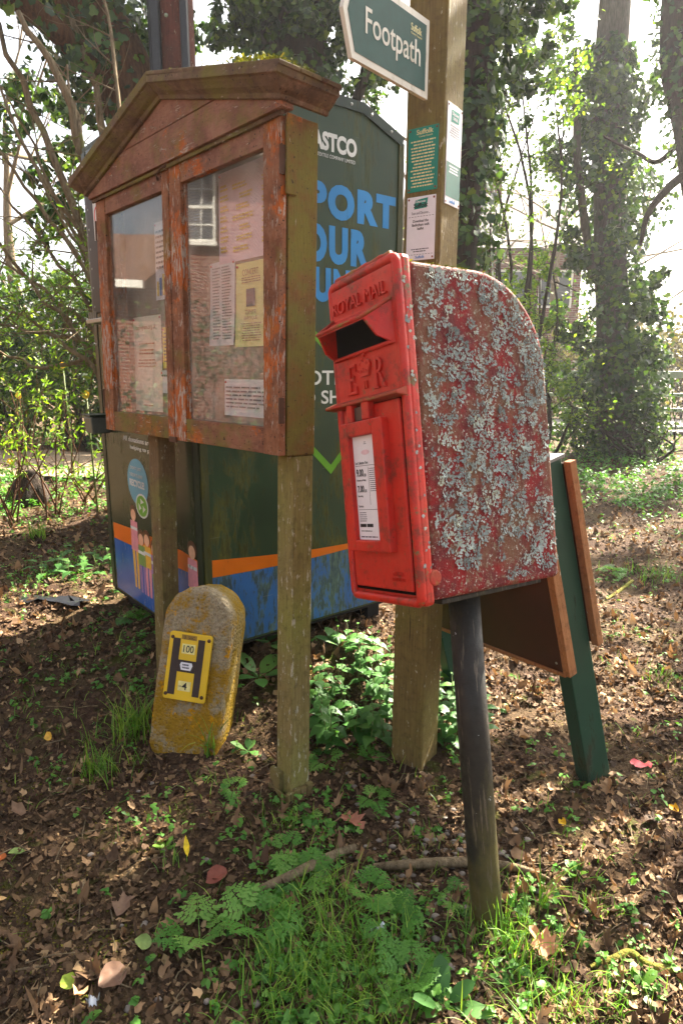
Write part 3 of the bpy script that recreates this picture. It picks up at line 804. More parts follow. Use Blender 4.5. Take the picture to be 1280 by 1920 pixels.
# utility pole
def utility_pole():
    p = at(333, 150, 5.2); r = tag(empty('utility_pole', (p[0], p[1], .05)), 'red-brown wooden pole with black cable guards above the board roof', 'pole')
    trunk('pole', post_wood('creosoted_pole', (112, 58, 44), (82, 42, 34), (64, 44, 38), 4, .3), r, [(0, 0, -.2), (.01, 0, 3), (.02, 0, 8)], [.13, .12, .10], amp=.02, k=20, seg=12)
    mk = plain('black_cable_guard', (46, 48, 54), .45)
    MB().box(-.155, -.085, -.115, -.05, 0, 4.6).build('cable_guard', mk, r, .015)
    MB().box(.06, .115, -.13, -.075, 0, 4.4).build('cable_guard', mk, r, .015)
    for z in (3.2, 3.75, 4.3): MB().disc_dome((-.03, -.125, z), (0, -1, 0), .014, .01).build('bolt', M_RAIL, r)
    MB().tube([(-.17, -.05, 0), (-.17, -.05, 3), (-.16, -.05, 7)], .010, 6).build('cable', mk, r)
utility_pole()

# ------------------------------------------------------------------ thin haze volume added round everything, standing in for veiling lens flare
hz = bpy.data.materials.new('haze_veil'); hz.use_nodes = True; hz.node_tree.nodes.clear()
_o = hz.node_tree.nodes.new('ShaderNodeOutputMaterial'); _v = hz.node_tree.nodes.new('ShaderNodeVolumePrincipled')
_v.inputs['Color'].default_value = (.96, .97, 1, 1); _v.inputs['Density'].default_value = .0013; _v.inputs['Anisotropy'].default_value = .5
hz.node_tree.links.new(_v.outputs[0], _o.inputs['Volume'])
tag(MB().box(-190, 190, -190, 190, -1.5, 13.5).build('haze', hz), 'thin haze volume added to give a veiling glow', 'haze', kind='stuff')

# ------------------------------------------------------------------ notice board
def rot3(yaw, lx, ly):
    return Matrix.Rotation(ly, 4, 'Y') @ Matrix.Rotation(lx, 4, 'X') @ Matrix.Rotation(yaw, 4, 'Z')

M_PAINT = worn_wood('board_paint_front', (150, 110, 90), (118, 82, 68), .5, .6, .75, 'x', 1)
M_PAINT_V = worn_wood('board_paint_stile', (154, 106, 76), (116, 74, 52), .75, .45, 1.1, 'z', 2)
M_PAINT_DARK = worn_wood('board_paint_moulding', (116, 94, 72), (84, 66, 52), .1, .75, .55, 'x', 3)
M_PAINT_RAIL = worn_wood('board_paint_rail', (140, 96, 74), (110, 70, 54), .5, .85, .6, 'x', 5)
M_SIDE = worn_wood('board_side_algae', (126, 86, 50), (98, 64, 38), .72, .98, .75, 'z', 7)
M_POSTB = post_wood('board_post_wood', (146, 132, 84), (112, 100, 60), (130, 128, 66), 2, .8)
M_POSTL = post_wood('board_post_wood_red', (128, 106, 74), (98, 78, 52), (118, 114, 62), 5, .5)
M_IRON = plain('rusty_iron', (84, 58, 42), .7, .3)
M_BACK = plain('pinboard_felt', (134, 120, 100), .95, 0, .1, .1, 300)
M_MOSS = leaf_mat('moss', [(0, (70, 76, 24)), (.6, (98, 98, 36)), (1, (138, 128, 52))], .2, .9, .1)

def glass_mat():
    t = Mt('scratched_acrylic'); tr = t.n('ShaderNodeBsdfTransparent'); gl = t.n('ShaderNodeBsdfGlossy'); df = t.n('ShaderNodeBsdfDiffuse')
    lw = t.n('ShaderNodeLayerWeight'); lw.inputs[0].default_value = .5; frv = t.math('ADD', t.math('MULTIPLY', t.math('POWER', lw.outputs['Facing'], 5.0), .80), .06)
    m1 = t.n('ShaderNodeMixShader'); m2 = t.n('ShaderNodeMixShader')
    tr.inputs[0].default_value = (.94, .95, .94, 1); gl.inputs['Roughness'].default_value = .025
    nz = t.noise(t.co(), 3.2, 2, .4); b = t.n('ShaderNodeBump'); b.inputs['Strength'].default_value = .025; b.inputs['Distance'].default_value = .015
    t.t.links.new(nz, b.inputs['Height']); t.t.links.new(b.outputs[0], gl.inputs['Normal'])
    wv = t.n('ShaderNodeTexWave'); wv.wave_type = 'RINGS'; wv.rings_direction = 'SPHERICAL'; t.t.links.new(t.co((1, .05, 1), (.55, 0, -1.45)), wv.inputs['Vector']); wv.inputs['Scale'].default_value = 34; wv.inputs['Distortion'].default_value = 7; wv.inputs['Detail'].default_value = 3; wv.inputs['Detail Scale'].default_value = .6
    arcs = t.math('MULTIPLY', t.mask(wv.outputs['Fac'], .93, .99), t.mask(t.noise(t.co(), 5, 3), .46, .6))
    dn = t.math('ADD', t.math('MULTIPLY', t.mask(t.noise(t.co((1, 1, 1)), 9, 6, .7), .35, .8), .17), t.math('MULTIPLY', arcs, .22))
    df.inputs[0].default_value = (.75, .74, .7, 1)
    L = t.t.links
    L.new(dn, m2.inputs[0]); L.new(tr.outputs[0], m2.inputs[1]); L.new(df.outputs[0], m2.inputs[2])
    L.new(frv, m1.inputs[0]); L.new(m2.outputs[0], m1.inputs[1]); L.new(gl.outputs[0], m1.inputs[2]); L.new(m1.outputs[0], t.out.inputs[0])
    return t.m
M_GLASS = glass_mat()

BZ = 1.19
BM = Matrix.Translation((-.165, 1.939, 1.189)) @ rot3(-.833, -.024, .016) @ Matrix.Translation((0, 0, -BZ))
nb = tag(empty('notice_board', mat4=BM), 'tall wooden notice board with peeling red-brown paint, gabled top and two glazed doors', 'notice board')
def bb(name, mt, x0, x1, y0, y1, z0, z1, bevel=.003, parent=None): return box(name, mt, parent or nb, x0, x1, y0, y1, z0 + BZ, z1 + BZ, bevel)
bb('side_panel', M_SIDE, -.022, 0, .003, .108, .002, .94)
bb('side_panel', M_SIDE, -1.257, -1.235, .003, .108, .002, .94)
bb('bottom_panel', M_SIDE, -1.232, -.025, .004, .106, .003, .024)
bb('back_panel', M_BACK, -1.232, -.025, .086, .104, .026, .94, 0)
bb('top_panel', M_PAINT_DARK, -1.232, -.025, .004, .084, .91, .935)
bb('corner_batten', M_SIDE, .002, .013, -.012, .022, .73, .935)
for x0, x1, g0, g1 in ((-.630, -.004, -.553, -.082), (-1.25, -.637, -1.163, -.684)):
    dr = empty('door', (0, 0, 0)); dr.parent = nb
    bb('stile', M_PAINT_V, x0, g0, -.026, -.001, .004, .93, .003, dr)
    bb('stile', M_PAINT_V, g1, x1, -.026, -.001, .004, .93, .003, dr)
    bb('rail', M_PAINT, g0 + .001, g1 - .001, -.0245, -.002, .865, .929, .003, dr)
    bb('rail', M_PAINT_RAIL, g0 + .001, g1 - .001, -.0245, -.002, .005, .085, .003, dr)
    for a, b_, c, d in ((g0 - .002, g0 + .010, .08, .87), (g1 - .010, g1 + .002, .08, .87)): bb('glazing_bead', M_PAINT_V, a + .003, b_, -.012, -.003, c, d, .001, dr)
    bb('pane', M_GLASS, g0 - .006, g1 + .006, -.0105, -.0075, .078, .872, 0, dr)
# hook and eye, lower latch, hinges
hk = MB().tube([(-.705, -.030, BZ + .905), (-.68, -.045, BZ + .912), (-.645, -.046, BZ + .925), (-.625, -.034, BZ + .930)], .0035, 6); hk.disc_dome((-.705, -.026, BZ + .905), (0, -1, 0), .007, .006); hk.disc_dome((-.625, -.026, BZ + .93), (0, -1, 0), .007, .006); hk.build('hook', M_IRON, nb)
bb('latch', M_IRON, -.665, -.615, -.036, -.0265, -.004, .016, .002)
for z in (.1, .78): bb('hinge', M_IRON, -1.262, -1.2515, -.028, -.010, z, z + .075, .001); bb('hinge', M_IRON, -.003, .004, -.029, -.012, z, z + .075, .001)
# pediment: two planks with a gap, cornice round it, roof boards
def ped(name, z0, z1):
    zt = lambda x: 1.135 - abs(x + .622) * (1.135 - .968) / .652
    f = lambda z: .652 * (1.135 - z) / (1.135 - .968)
    if z1 is None: poly = [(-.622 - f(z0), z0), (-.622 + f(z0), z0), (-.622, 1.133)]
    else:
        zc = min(z1, .968); poly = [(-1.274, z0), (.030, z0), (.030, zc)] + ([(-.622 + f(z1), z1), (-.622 - f(z1), z1)] if z1 > .968 else []) + [(-1.274, zc)]
    return MB().prism([(a, b + BZ) for a, b in poly], 1, -.045, -.004).build(name, M_PAINT, nb, .002)
ped('pediment_board', .936, 1.040); ped('pediment_board', 1.0425, None)
bb('pediment_base_fillet', M_PAINT_DARK, -1.262, .018, -.036, -.0275, .922, .9345, .002)
prof = [(0, 0), (.010, 0), (.014, .010), (.030, .018), (.044, .030), (.048, .034), (.056, .036), (.056, .056), (0, .056)]   # out, up
def cornice(p0, o0, p1, o1):
    m = MB(); V = []
    for p, o in ((p0, o0), (p1, o1)):
        V += [(p[0] + o[0] * a, p[1] + o[1] * a, p[2] + b + BZ) for a, b in prof]
    n = len(prof); m.add(V, [(i, (i + 1) % n, n + (i + 1) % n, n + i) for i in range(n)] + [tuple(range(n))[::-1], tuple(range(n, 2 * n))])
    return m.build('cornice', M_PAINT_DARK, nb, .0015)
yF = -.046; zE, zA = .948, 1.128
cornice((-1.275, yF, zE), (-1, -1), (-.622, yF, zA), (0, -1)); cornice((-.6215, yF, zA), (0, -1), (.031, yF, zE), (1, -1))
cornice((.0315, yF, zE - .0005), (1, -1), (.0315, .108, zE - .0005), (1, 0)); cornice((-1.2755, .108, zE - .0005), (-1, 0), (-1.2755, yF, zE - .0005), (-1, -1))
for sgn in (-1, 1):
    n = 3
    for i in range(n):      # roof boards, each slope three boards deep
        y0 = -.10 + i * .071; xe = -.622 + sgn * .715
        m = MB(); z1, z0 = zA + .058 + BZ, zE + .052 + BZ
        V = [(-.622, y0, z1), (xe, y0, z0), (xe, y0 + .068, z0), (-.622, y0 + .068, z1)]; V += [(a, b, c + .012) for a, b, c in V]
        m.add(V, [(0, 1, 2, 3), (4, 5, 6, 7), (0, 1, 5, 4), (1, 2, 6, 5), (2, 3, 7, 6), (3, 0, 4, 7)]).build('roof_board', M_PAINT_DARK, nb, .002)
rr = np.random.default_rng(77); n = 1500
u_ = np.clip(rr.normal(.0, .035, n), -.1, .085); P = np.stack([u_ * 1.0, rr.uniform(-.095, .05, n), np.zeros(n)], -1)
k = rr.random(n); P[:, 0] = np.where(k < .5, rr.normal(-.07, .035, n), np.where(k < .85, rr.normal(.03, .025, n), rr.normal(-.35, .12, n))); P[:, 0] = np.clip(P[:, 0], -.6, .088)
P[:, 2] = BZ + zE + .066 + (zA - zE + .006) * (1 - np.abs(P[:, 0] + .622) / .715) + .012 * rr.random(n) * (k < .85)
mo = leaf_object('moss', M_MOSS, nb, T_KITE, P, np.tile([[0, -.3, 1.]], (n, 1)), .010 * rr.uniform(.5, 1.5, n), seed=77, jitter=.9); tag(mo, kind='stuff')
# posts
for x0, x1, mt in ((-.086, -.004, M_POSTB), (-.968, -.886, M_POSTL)):
    p_ = bb('post', mt, x0, x1, .030, .107, -1.42, .0, .004)
    if x0 > -.5:
        bb('spur_block', M_POSTL, x0 - .014, x0 + .040, .010, .029, -1.22, -1.075, .003, p_)
        bb('spur_block', M_POSTL, x0 - .016, x1 + .001, .006, .0095, -1.25, -1.135, .002, p_)
        for i in range(4): bb('spur_slat', M_POSTL, x1 + .001, x1 + .016, .006 + i * .027, .031 + i * .027, -1.25, -1.125 + .004 * (i % 2), .002, p_)

# papers pinned inside ------------------------------------------------
M_PAPER = plain('white_paper', (226, 224, 230), .85, 0, .2, .03, 20); M_YELLOW_PAPER = plain('pale_yellow_paper', (232, 226, 146), .85, 0, .2, .03, 20)
M_PINK_PAPER = plain('pink_poster_paper', (232, 206, 218), .85, 0, .2, .04, 10); M_CREAM = plain('cream_paper', (228, 222, 204), .85, 0, .2, .04, 10); M_SUN_PAPER = plain('bright_yellow_paper', (226, 206, 70), .85, 0, .2, .04, 10)
M_INK = plain('grey_print', (86, 84, 92), .8); M_INK_BROWN = plain('brown_print', (150, 104, 66), .8); M_INK_BLUE = plain('blue_print', (74, 130, 190), .8); M_INK_GOLD = plain('yellow_print', (226, 196, 96), .8); M_INK_DARK = plain('black_print', (34, 34, 36), .7)
M_PIN = plain('pin_head', (190, 60, 60), .4)
PY = -.0835
def paper(label, mt, x0, x1, z0, z1, tilt=0.0, curl=.004, pins=True):
    m = MB(); n = 8; V = []
    for i in range(n + 1):
        for j in range(n + 1):
            a, b = i / n, j / n; x = x0 + (x1 - x0) * a; z = z0 + (z1 - z0) * b
            lift = curl * (max(0, .5 - b) * 2) ** 2 * (.4 + .6 * abs(a - .5) * 2); x += tilt * (b - 1) * (z1 - z0) * .15
            V.append((x, .0848 - .001 - lift, z + BZ))
    m.add(V, [(i * (n + 1) + j, (i + 1) * (n + 1) + j, (i + 1) * (n + 1) + j + 1, i * (n + 1) + j + 1) for i in range(n) for j in range(n)], True)
    o = tag(m.build('pinned_notice', mt), label, 'notice', 'notices pinned inside the notice board'); o.matrix_world = BM
    if pins:
        for x, z in ((x0 + .008, z1 - .01), (x1 - .008, z1 - .01)): MB().disc_dome((x, .0835, z + BZ), (0, -1, 0), .0045, .005).build('pin', M_PIN, o)
    return o
PD = -.0795
def ptxt(o, s, mt, x0, x1, z0, z1, bold=0, name='lettering', align='CENTER'): return lettering(name, s, mt, o, pl_front, x0, x1, z0 + BZ, z1 + BZ, PD, bold, .0003, align)
def plin(o, mt, x0, x1, z0, z1, rows, seed, centre=False, fill=.4): return print_lines('small_print', mt, o, pl_front, x0, x1, z0 + BZ, z1 + BZ, PD, rows, fill, seed, centre)
def prect(o, name, mt, x0, x1, z0, z1, d=0.0): return poly_sheet(name, mt, o, pl_front, [(x0, z0 + BZ), (x1, z0 + BZ), (x1, z1 + BZ), (x0, z1 + BZ)], PD - .0004 + d, .0003)
o = paper('white typed list pinned left of the yellow concert notice', M_PAPER, -.552, -.395, .342, .622, .2); plin(o, M_INK, -.532, -.48, .36, .605, 24, 1); plin(o, M_INK, -.472, -.408, .36, .605, 26, 2)
o = paper('yellow concert notice with a small picture in the right door', M_YELLOW_PAPER, -.388, -.21, .334, .602, .15)
ptxt(o, 'CONCERT', M_INK_BROWN, -.345, -.255, .560, .580); plin(o, M_INK_BROWN, -.355, -.24, .535, .556, 3, 3, True); prect(o, 'picture', M_INK, -.325, -.275, .462, .518)
ptxt(o, 'ZEPHYR', M_INK_BROWN, -.332, -.268, .438, .452); ptxt(o, 'BAROQUE', M_INK_BROWN, -.338, -.262, .418, .432); plin(o, M_INK_BROWN, -.36, -.235, .35, .412, 8, 4, True)
o = paper('wide white typed note low in the right door', M_PAPER, -.468, -.186, .102, .227, 0, .002); plin(o, M_INK, -.455, -.2, .125, .205, 6, 5)
o = paper('large pink poster with yellow print high in the right door', M_PINK_PAPER, -.49, -.165, .612, .90, 0, .001)
for i in range(7): plin(o, M_INK_GOLD, -.475, -.425, .645 + i * .032, .668 + i * .032, 2, 20 + i, False, .6); plin(o, M_INK_GOLD, -.40 + .02 * (i % 3), -.30 + .02 * (i % 2), .64 + i * .032, .66 + i * .032, 2, 40 + i, False, .6); plin(o, M_INK_GOLD, -.235, -.185, .65 + i * .03, .67 + i * .03, 2, 60 + i, False, .6)
o = paper('tall cream village website poster low in the left door', M_CREAM, -1.178, -.930, .09, .476, 0, .003)
ptxt(o, 'badingham.org.uk', M_INK_BROWN, -1.145, -.968, .418, .442); plin(o, M_INK_BROWN, -1.13, -.975, .36, .37, 1, 7, True); plin(o, M_INK_BROWN, -1.13, -.985, .318, .346, 2, 8, True); plin(o, M_INK_BROWN, -1.14, -.97, .268, .305, 3, 9, True); plin(o, M_INK_BROWN, -1.11, -1.0, .108, .118, 1, 10, True)
o = paper('small bright yellow notice beside the cream poster', M_SUN_PAPER, -.918, -.803, .266, .424, 0, .002); plin(o, M_INK, -.908, -.815, .285, .405, 9, 11, True)
o = paper('small white handwritten card under the yellow notice', M_PAPER, -.942, -.806, .168, .258, 0, .001); plin(o, M_INK, -.93, -.82, .225, .245, 1, 12)
o = paper('white notice with blue stripes at the top of the left door', M_PAPER, -.960, -.795, .53, .82, 0, .002)
for i in range(6): prect(o, 'blue_stripe', M_INK_BLUE if i % 2 else M_INK_GOLD, -.945 + i * .023, -.930 + i * .023, .545, .60 + .012 * (i % 3))
plin(o, M_INK, -.945, -.81, .64, .79, 8, 13)

# ------------------------------------------------------------------ textile bank
def bank_paint(name, rgb, moss=.5, rough=.32, seed=0, dirt=(100, 96, 32)):
    t = Mt(name); v = t.co((1, 1, 1), (.3, .7, 1.1)); st = t.co((1, 1, .35), (.5, .2, 1))
    c = t.mix(t.mask(t.noise(v, 3, 3), .3, .7), lin(*rgb), lin(*[int(q * .82) for q in rgb]))
    m1 = t.noise(st, 6.5, 7, .68, .6); m2 = t.noise(t.co((3, 3, .8)), 16, 5, .7)
    low = t.ramp(t.sep(t.co(), 2), [(.0, 1), (.62, .9), (1, .55)])     # algae thins out with height on the panel
    sm = t.math('ADD', t.math('MULTIPLY', m1, .6), t.math('MULTIPLY', m2, .4))
    mk = t.math('MULTIPLY', t.mask(sm, .60 - moss * .14, .66 - moss * .14), low)
    c = t.mix(t.math('MULTIPLY', mk, .85), c, t.mix(t.mask(m2, .4, .6), lin(*dirt), lin(*[int(q * .6) for q in dirt])))
    scr = t.mask(t.noise(t.co((.6, .6, 14), (2, 1, 0)), 9, 3, .6), .70, .715); c = t.mix(t.math('MULTIPLY', scr, .35), c, lin(150, 150, 140))
    t.bump(mk, .25, .003)
    r = t.math('ADD', t.math('MULTIPLY', mk, .45), rough)
    return t.fin(c, r, 0, .28)
M_BANK = bank_paint('bank_dark_green', (46, 66, 42), .8, .40)
M_BANK_L = bank_paint('bank_dark_green_front', (58, 68, 46), .30, .22)
M_BLUE = bank_paint('bank_blue_vinyl', (50, 104, 172), .95, .4, 0, (96, 112, 72)); M_BLUE_L = bank_paint('bank_blue_vinyl_front', (60, 104, 180), .2, .25)
M_ORANGE = bank_paint('bank_orange_vinyl', (228, 116, 20), .12, .35); M_LBLUE = bank_paint('bank_blue_letters', (44, 138, 206), .30, .45, 0, (70, 84, 40))
M_VWHITE = bank_paint('bank_white_letters', (226, 228, 222), .05, .4); M_LIME = bank_paint('bank_lime_vinyl', (104, 170, 40), .1, .4); M_TEAL = bank_paint('bank_bubble_blue', (84, 160, 186), .1, .3)
M_TRIM = bank_paint('bank_trim', (46, 58, 44), .35, .35); M_TRIM_MOSS = bank_paint('bank_trim_mossy', (62, 66, 36), .9, .5)
M_STEEL = plain('dull_steel', (150, 152, 146), .35, .8); M_BLACK = plain('black_recess', (14, 15, 14), .5); M_DARKGAP = plain('bank_underside', (22, 20, 18), .9)
KM = Matrix.Translation((-.568, 2.589, .262)) @ Matrix.Rotation(.681, 4, 'Z')
tb = tag(empty('textile_bank', mat4=KM), 'big dark green textile recycling bank with blue lettering and mossy blue base', 'textile bank')
W_, D_ = 1.084, 1.10
profile = [(0, 0), (W_, 0), (W_, 2.215), (.85, 2.30), (.234, 2.30), (0, 2.215)]
bd = MB().prism(profile, 1, 0, D_).build('body', M_BANK, tb, .004)
MB().box(.002, W_ - .002, .003, D_ - .002, -.012, -.001).build('floor_plate', M_DARKGAP, tb)
for x in (.06, W_ - .14): MB().box(x, x + .08, .04, D_ - .04, -.14, -.013).build('skid', M_DARKGAP, tb, .004)
poly_sheet('front_sheet', M_BANK_L, tb, pl_left, [(-D_ + .048, .012), (-.052, .012), (-.052, 2.19), (-D_ + .048, 2.19)], .001, .0015)
# edge strips
box('corner_strip', M_TRIM_MOSS, tb, .0, .034, -.006, -.0005, .004, 2.19, .001); box('corner_strip', M_TRIM, tb, -.006, -.0005, .0, .046, .004, 2.19, .001)
box('corner_strip', M_TRIM, tb, -.006, -.0005, D_ - .046, D_, .004, 2.19, .001); box('corner_strip', M_TRIM_MOSS, tb, W_ - .03, W_ + .003, -.006, -.0005, .004, 2.19, .001)
def gable_strip(p, q):
    a, b = Vector((p[0], 0, p[1])), Vector((q[0], 0, q[1])); d = (b - a); nrm = Vector((d.z, 0, -d.x)).normalized() * .042
    V = [a, b, b + nrm, a + nrm]; V = [(v.x, -.007, v.z) for v in V] + [(v.x, -.0006, v.z) for v in V]
    s = MB().add(V, [(0, 1, 2, 3), (4, 5, 6, 7), (0, 1, 5, 4), (1, 2, 6, 5), (2, 3, 7, 6), (3, 0, 4, 7)]).build('roof_strip', M_TRIM, tb)
    L = d.length; kk = max(2, int(L / .12))
    for i in range(kk):
        c = a + d * ((i + .35) / kk) + nrm * .5; MB().disc_dome((c.x, -.007, c.z), (0, -1, 0), .007, .005).build('rivet', M_STEEL, s)
gable_strip((.002, 2.215), (.234, 2.301)); gable_strip((.235, 2.303), (.849, 2.303)); gable_strip((.851, 2.301), (W_ + .002, 2.215))
# right-hand printed side (face along -Y)
def wave(x): return .405 - .03 * math.sin(x * 2.4) - .03 * x
pts = [(.036 + i * .0425, wave(.036 + i * .0425)) for i in range(25)]; low_ = [(x, z - (.078 - .05 * min(x / .75, 1))) for x, z in pts]
poly_sheet('orange_band', M_ORANGE, tb, pl_front, low_ + pts[::-1], .0016)
poly_sheet('blue_band', M_BLUE, tb, pl_front, [(.036, .012), (pts[-1][0], .012)] + [(x, z - .001) for x, z in low_[::-1]], .0012)
def side(s, x0, x1, z0, z1, mt, bold=0.0, d=.001, name='lettering', spacing=1.0): return lettering(name, s, mt, tb, pl_front, x0, x1, z0, z1, d, bold, .0008, 'LEFT', 1.0, spacing)
side('ASTCO', .565, .805, 2.078, 2.150, M_VWHITE, .045); side('STORAGE & TEXTILE COMPANY LIMITED', .50, .797, 2.052, 2.066, M_VWHITE)
side('SUPPORT', .20, 1.042, 1.815, 1.958, M_LBLUE, .062, spacing=1.2); side('YOUR', .395, .880, 1.632, 1.790, M_LBLUE, .062, spacing=1.2); side('COMMUNITY', .12, 1.02, 1.470, 1.615, M_LBLUE, .062, spacing=1.2)
side('CLOTHES', .40, .86, 1.114, 1.178, M_VWHITE, .015); side('AND SHOES', .36, .90, 1.030, 1.090, M_VWHITE, .015)
def stroke(a, b, w):
    a, b = Vector(a), Vector(b); d = (b - a).normalized(); n = Vector((-d.y, d.x)) * w / 2; return [tuple(a - n), tuple(b - n), tuple(b + n), tuple(a + n)]
poly_sheet('lime_chevron', M_LIME, tb, pl_front, [(.30, 1.30), (.34, 1.30), (.52, 1.40), (.66, 1.275), (.66, 1.235), (.52, 1.36), (.34, 1.262), (.30, 1.262)], .001)
poly_sheet('lime_chevron', M_LIME, tb, pl_front, [(.52, .845), (.665, .705), (.80, .845), (.80, .885), (.665, .748), (.52, .885)], .001)
# hatch side (face along -X), a = -y
def fr(name, mt, pts_, d=.003, dep=.0006): return poly_sheet(name, mt, tb, pl_left, [(-y, z) for y, z in pts_], d, dep)
def ell(cy_, cz_, ry, rz, n=28): return [(cy_ + ry * math.cos(2 * PI * i / n), cz_ + rz * math.sin(2 * PI * i / n)) for i in range(n)]
fr('orange_band', M_ORANGE, [(1.028, .38), (.8, .392), (.5, .402), (.2, .405), (.052, .395), (.052, .325), (.2, .318), (.5, .308), (.8, .302), (1.028, .295)])
fr('blue_band', M_BLUE_L, [(1.028, .294), (.8, .301), (.5, .307), (.2, .317), (.052, .324), (.052, .014), (1.028, .014)], .0028)
fr('speech_bubble', M_TEAL, ell(.655, .645, .125, .115)); fr('speech_bubble_tail', M_TEAL, [(.66, .55), (.58, .57), (.615, .505)], .0032)
fr('recycling_ring', M_VWHITE, ell(.615, .535, .075, .060), .0038); fr('recycling_disc', M_LIME, ell(.615, .535, .064, .051), .0046)
for i in range(3):
    a = 2 * PI * i / 3 + PI / 2; c = (.615 + .028 * math.cos(a), .535 + .022 * math.sin(a)); t_ = a + PI / 2
    fr('recycling_arrow', M_VWHITE, [(c[0] + .026 * math.cos(t_ + k) * f, c[1] + .022 * math.sin(t_ + k) * f) for k, f in ((0, 1.1), (2.2, .8), (3.0, .35), (-2.2, .8))], .0054)
def frt(s, y0, y1, z0, z1, mt, bold=0): return lettering('lettering', s, mt, tb, pl_left, -y0, -y1, z0, z1, .0046, bold, .0006)
frt('All donations are re-', .800, .40, .838, .862, M_VWHITE, .01); frt('helping to prote', .715, .40, .798, .822, M_VWHITE, .01)
frt("DON'T JUST", .73, .60, .700, .720, M_VWHITE); frt('THROW IT AWAY', .745, .585, .668, .686, M_VWHITE); frt('RECYCLE!', .75, .57, .620, .655, M_VWHITE, .04)
frt('YES', .985, .80, 1.30, 1.36, M_VWHITE, .03); frt('PLEASE', .985, .72, 1.25, 1.28, M_VWHITE, .02)
skin = plain('print_skin', (226, 176, 140), .4); hair = plain('print_hair_brown', (92, 58, 36), .4); shirts = [plain('print_pink', (214, 140, 150), .4), plain('print_green', (120, 150, 80), .4), plain('print_yellow', (220, 170, 60), .4), plain('print_purple', (136, 104, 160), .4)]
for i, (y, z, h) in enumerate([(.735, .47, .41), (.655, .36, .30), (.585, .37, .31), (.50, .34, .28), (.10, .42, .36)]):
    w = .042; s_ = shirts[i % 4]
    fr('figure_hair', hair, ell(y, z + .012, w * 1.0, .040), .0034); fr('figure_face', skin, ell(y, z, w * .72, .030), .0042)
    fr('figure_top', s_, [(y + w, z - .03), (y - w, z - .03), (y - w * 1.15, z - h * .45), (y + w * 1.15, z - h * .45)], .0034)
    fr('figure_stripe', M_VWHITE, [(y + w, z - .06), (y - w, z - .06), (y - w, z - .075), (y + w, z - .075)], .0042)
    for sg in (-1, 1): fr('figure_leg', shirts[(i + 2) % 4], [(y + sg * w * .95, z - h * .45), (y + sg * w * .15, z - h * .45), (y + sg * w * .2, z - h * .93), (y + sg * w * .7, z - h * .93)], .0033)
hp = box('hatch_panel', M_BLACK, tb, -.010, -.0065, .22, 1.070, 1.45, 2.10, .002)
for i in range(7): MB().disc_dome((-.0065, D_ - .022, 1.30 + i * .13), (-1, 0, 0), .008, .005).build('rivet', M_STEEL, tb)
for i in range(7): MB().disc_dome((-.0103, 1.045, 1.48 + i * .09), (-1, 0, 0), .006, .004).build('rivet', M_STEEL, hp)
sh = box('hatch_shelf', M_STEEL, tb, -.055, -.007, .2, 1.06, 1.398, 1.418, .003)
for i in range(4): MB().box(-.05, -.044, .93 + i * .03, .94 + i * .03, 1.419, 1.45).build('shelf_tooth', M_STEEL, sh)
lk = MB().prism([(-.10, .86), (-.008, .86), (-.008, .945), (-.10, .945), (-.105, .935)], 1, .95, 1.055).build('lock_box', plain('lock_box_grey', (92, 98, 92), .4, .4), tb, .006)
MB().box(-.112, -.004, .94, 1.062, .946, .955).build('lock_cover', M_TRIM, lk, .002)
box('prohibition_sticker', M_VWHITE, tb, -.0112, -.0104, .86, .975, 1.78, 1.97, 0)
rg = [(.918 + .045 * math.cos(2 * PI * i / 24), 1.885 + .045 * math.sin(2 * PI * i / 24)) for i in range(24)]
mr = MB(); mr.add([(-.0119, y, z) for y, z in rg] + [(-.0119, .918 + (y - .918) * .75, 1.885 + (z - 1.885) * .75) for y, z in rg], [(i, (i + 1) % 24, 24 + (i + 1) % 24, 24 + i) for i in range(24)]).build('prohibition_ring', plain('sign_red', (206, 32, 44), .4), tb)
box('front_seam', M_BLACK, tb, -.0035, -.0026, .052, .058, .012, 2.19, 0)

# ------------------------------------------------------------------ footpath signpost
M_FPOST = post_wood('footpath_post_wood', (128, 110, 64), (98, 82, 46), (114, 106, 52), 9, .5)
M_SIGN_G = plain('sign_green', (18, 66, 58), .55, 0, .2); M_SIGN_W = bank_paint('sign_white', (222, 220, 206), .38, .5, 0, (150, 140, 80)); M_PLATE_TEAL = bank_paint('plate_teal', (34, 150, 128), .18, .45, 0, (96, 130, 80))
M_PLATE_W = plain('plate_white', (226, 224, 228), .5, 0, .4, .03); M_SCREW = plain('rusty_screw', (120, 66, 40), .7); M_GREY_TXT = plain('plate_grey_text', (120, 122, 128), .6); M_GOLD_TXT = plain('plate_cream_text', (210, 204, 150), .6)
FM = Matrix.Translation((.295, 2.113, 0)) @ Matrix.Rotation(-.606, 4, 'Z')
fp = tag(empty('footpath_signpost', mat4=FM), 'square green-stained timber post carrying the green Footpath finger sign', 'signpost')
MB().box(-.128, 0, 0, .128, -.25, 2.9).build('post', M_FPOST, fp, .006)
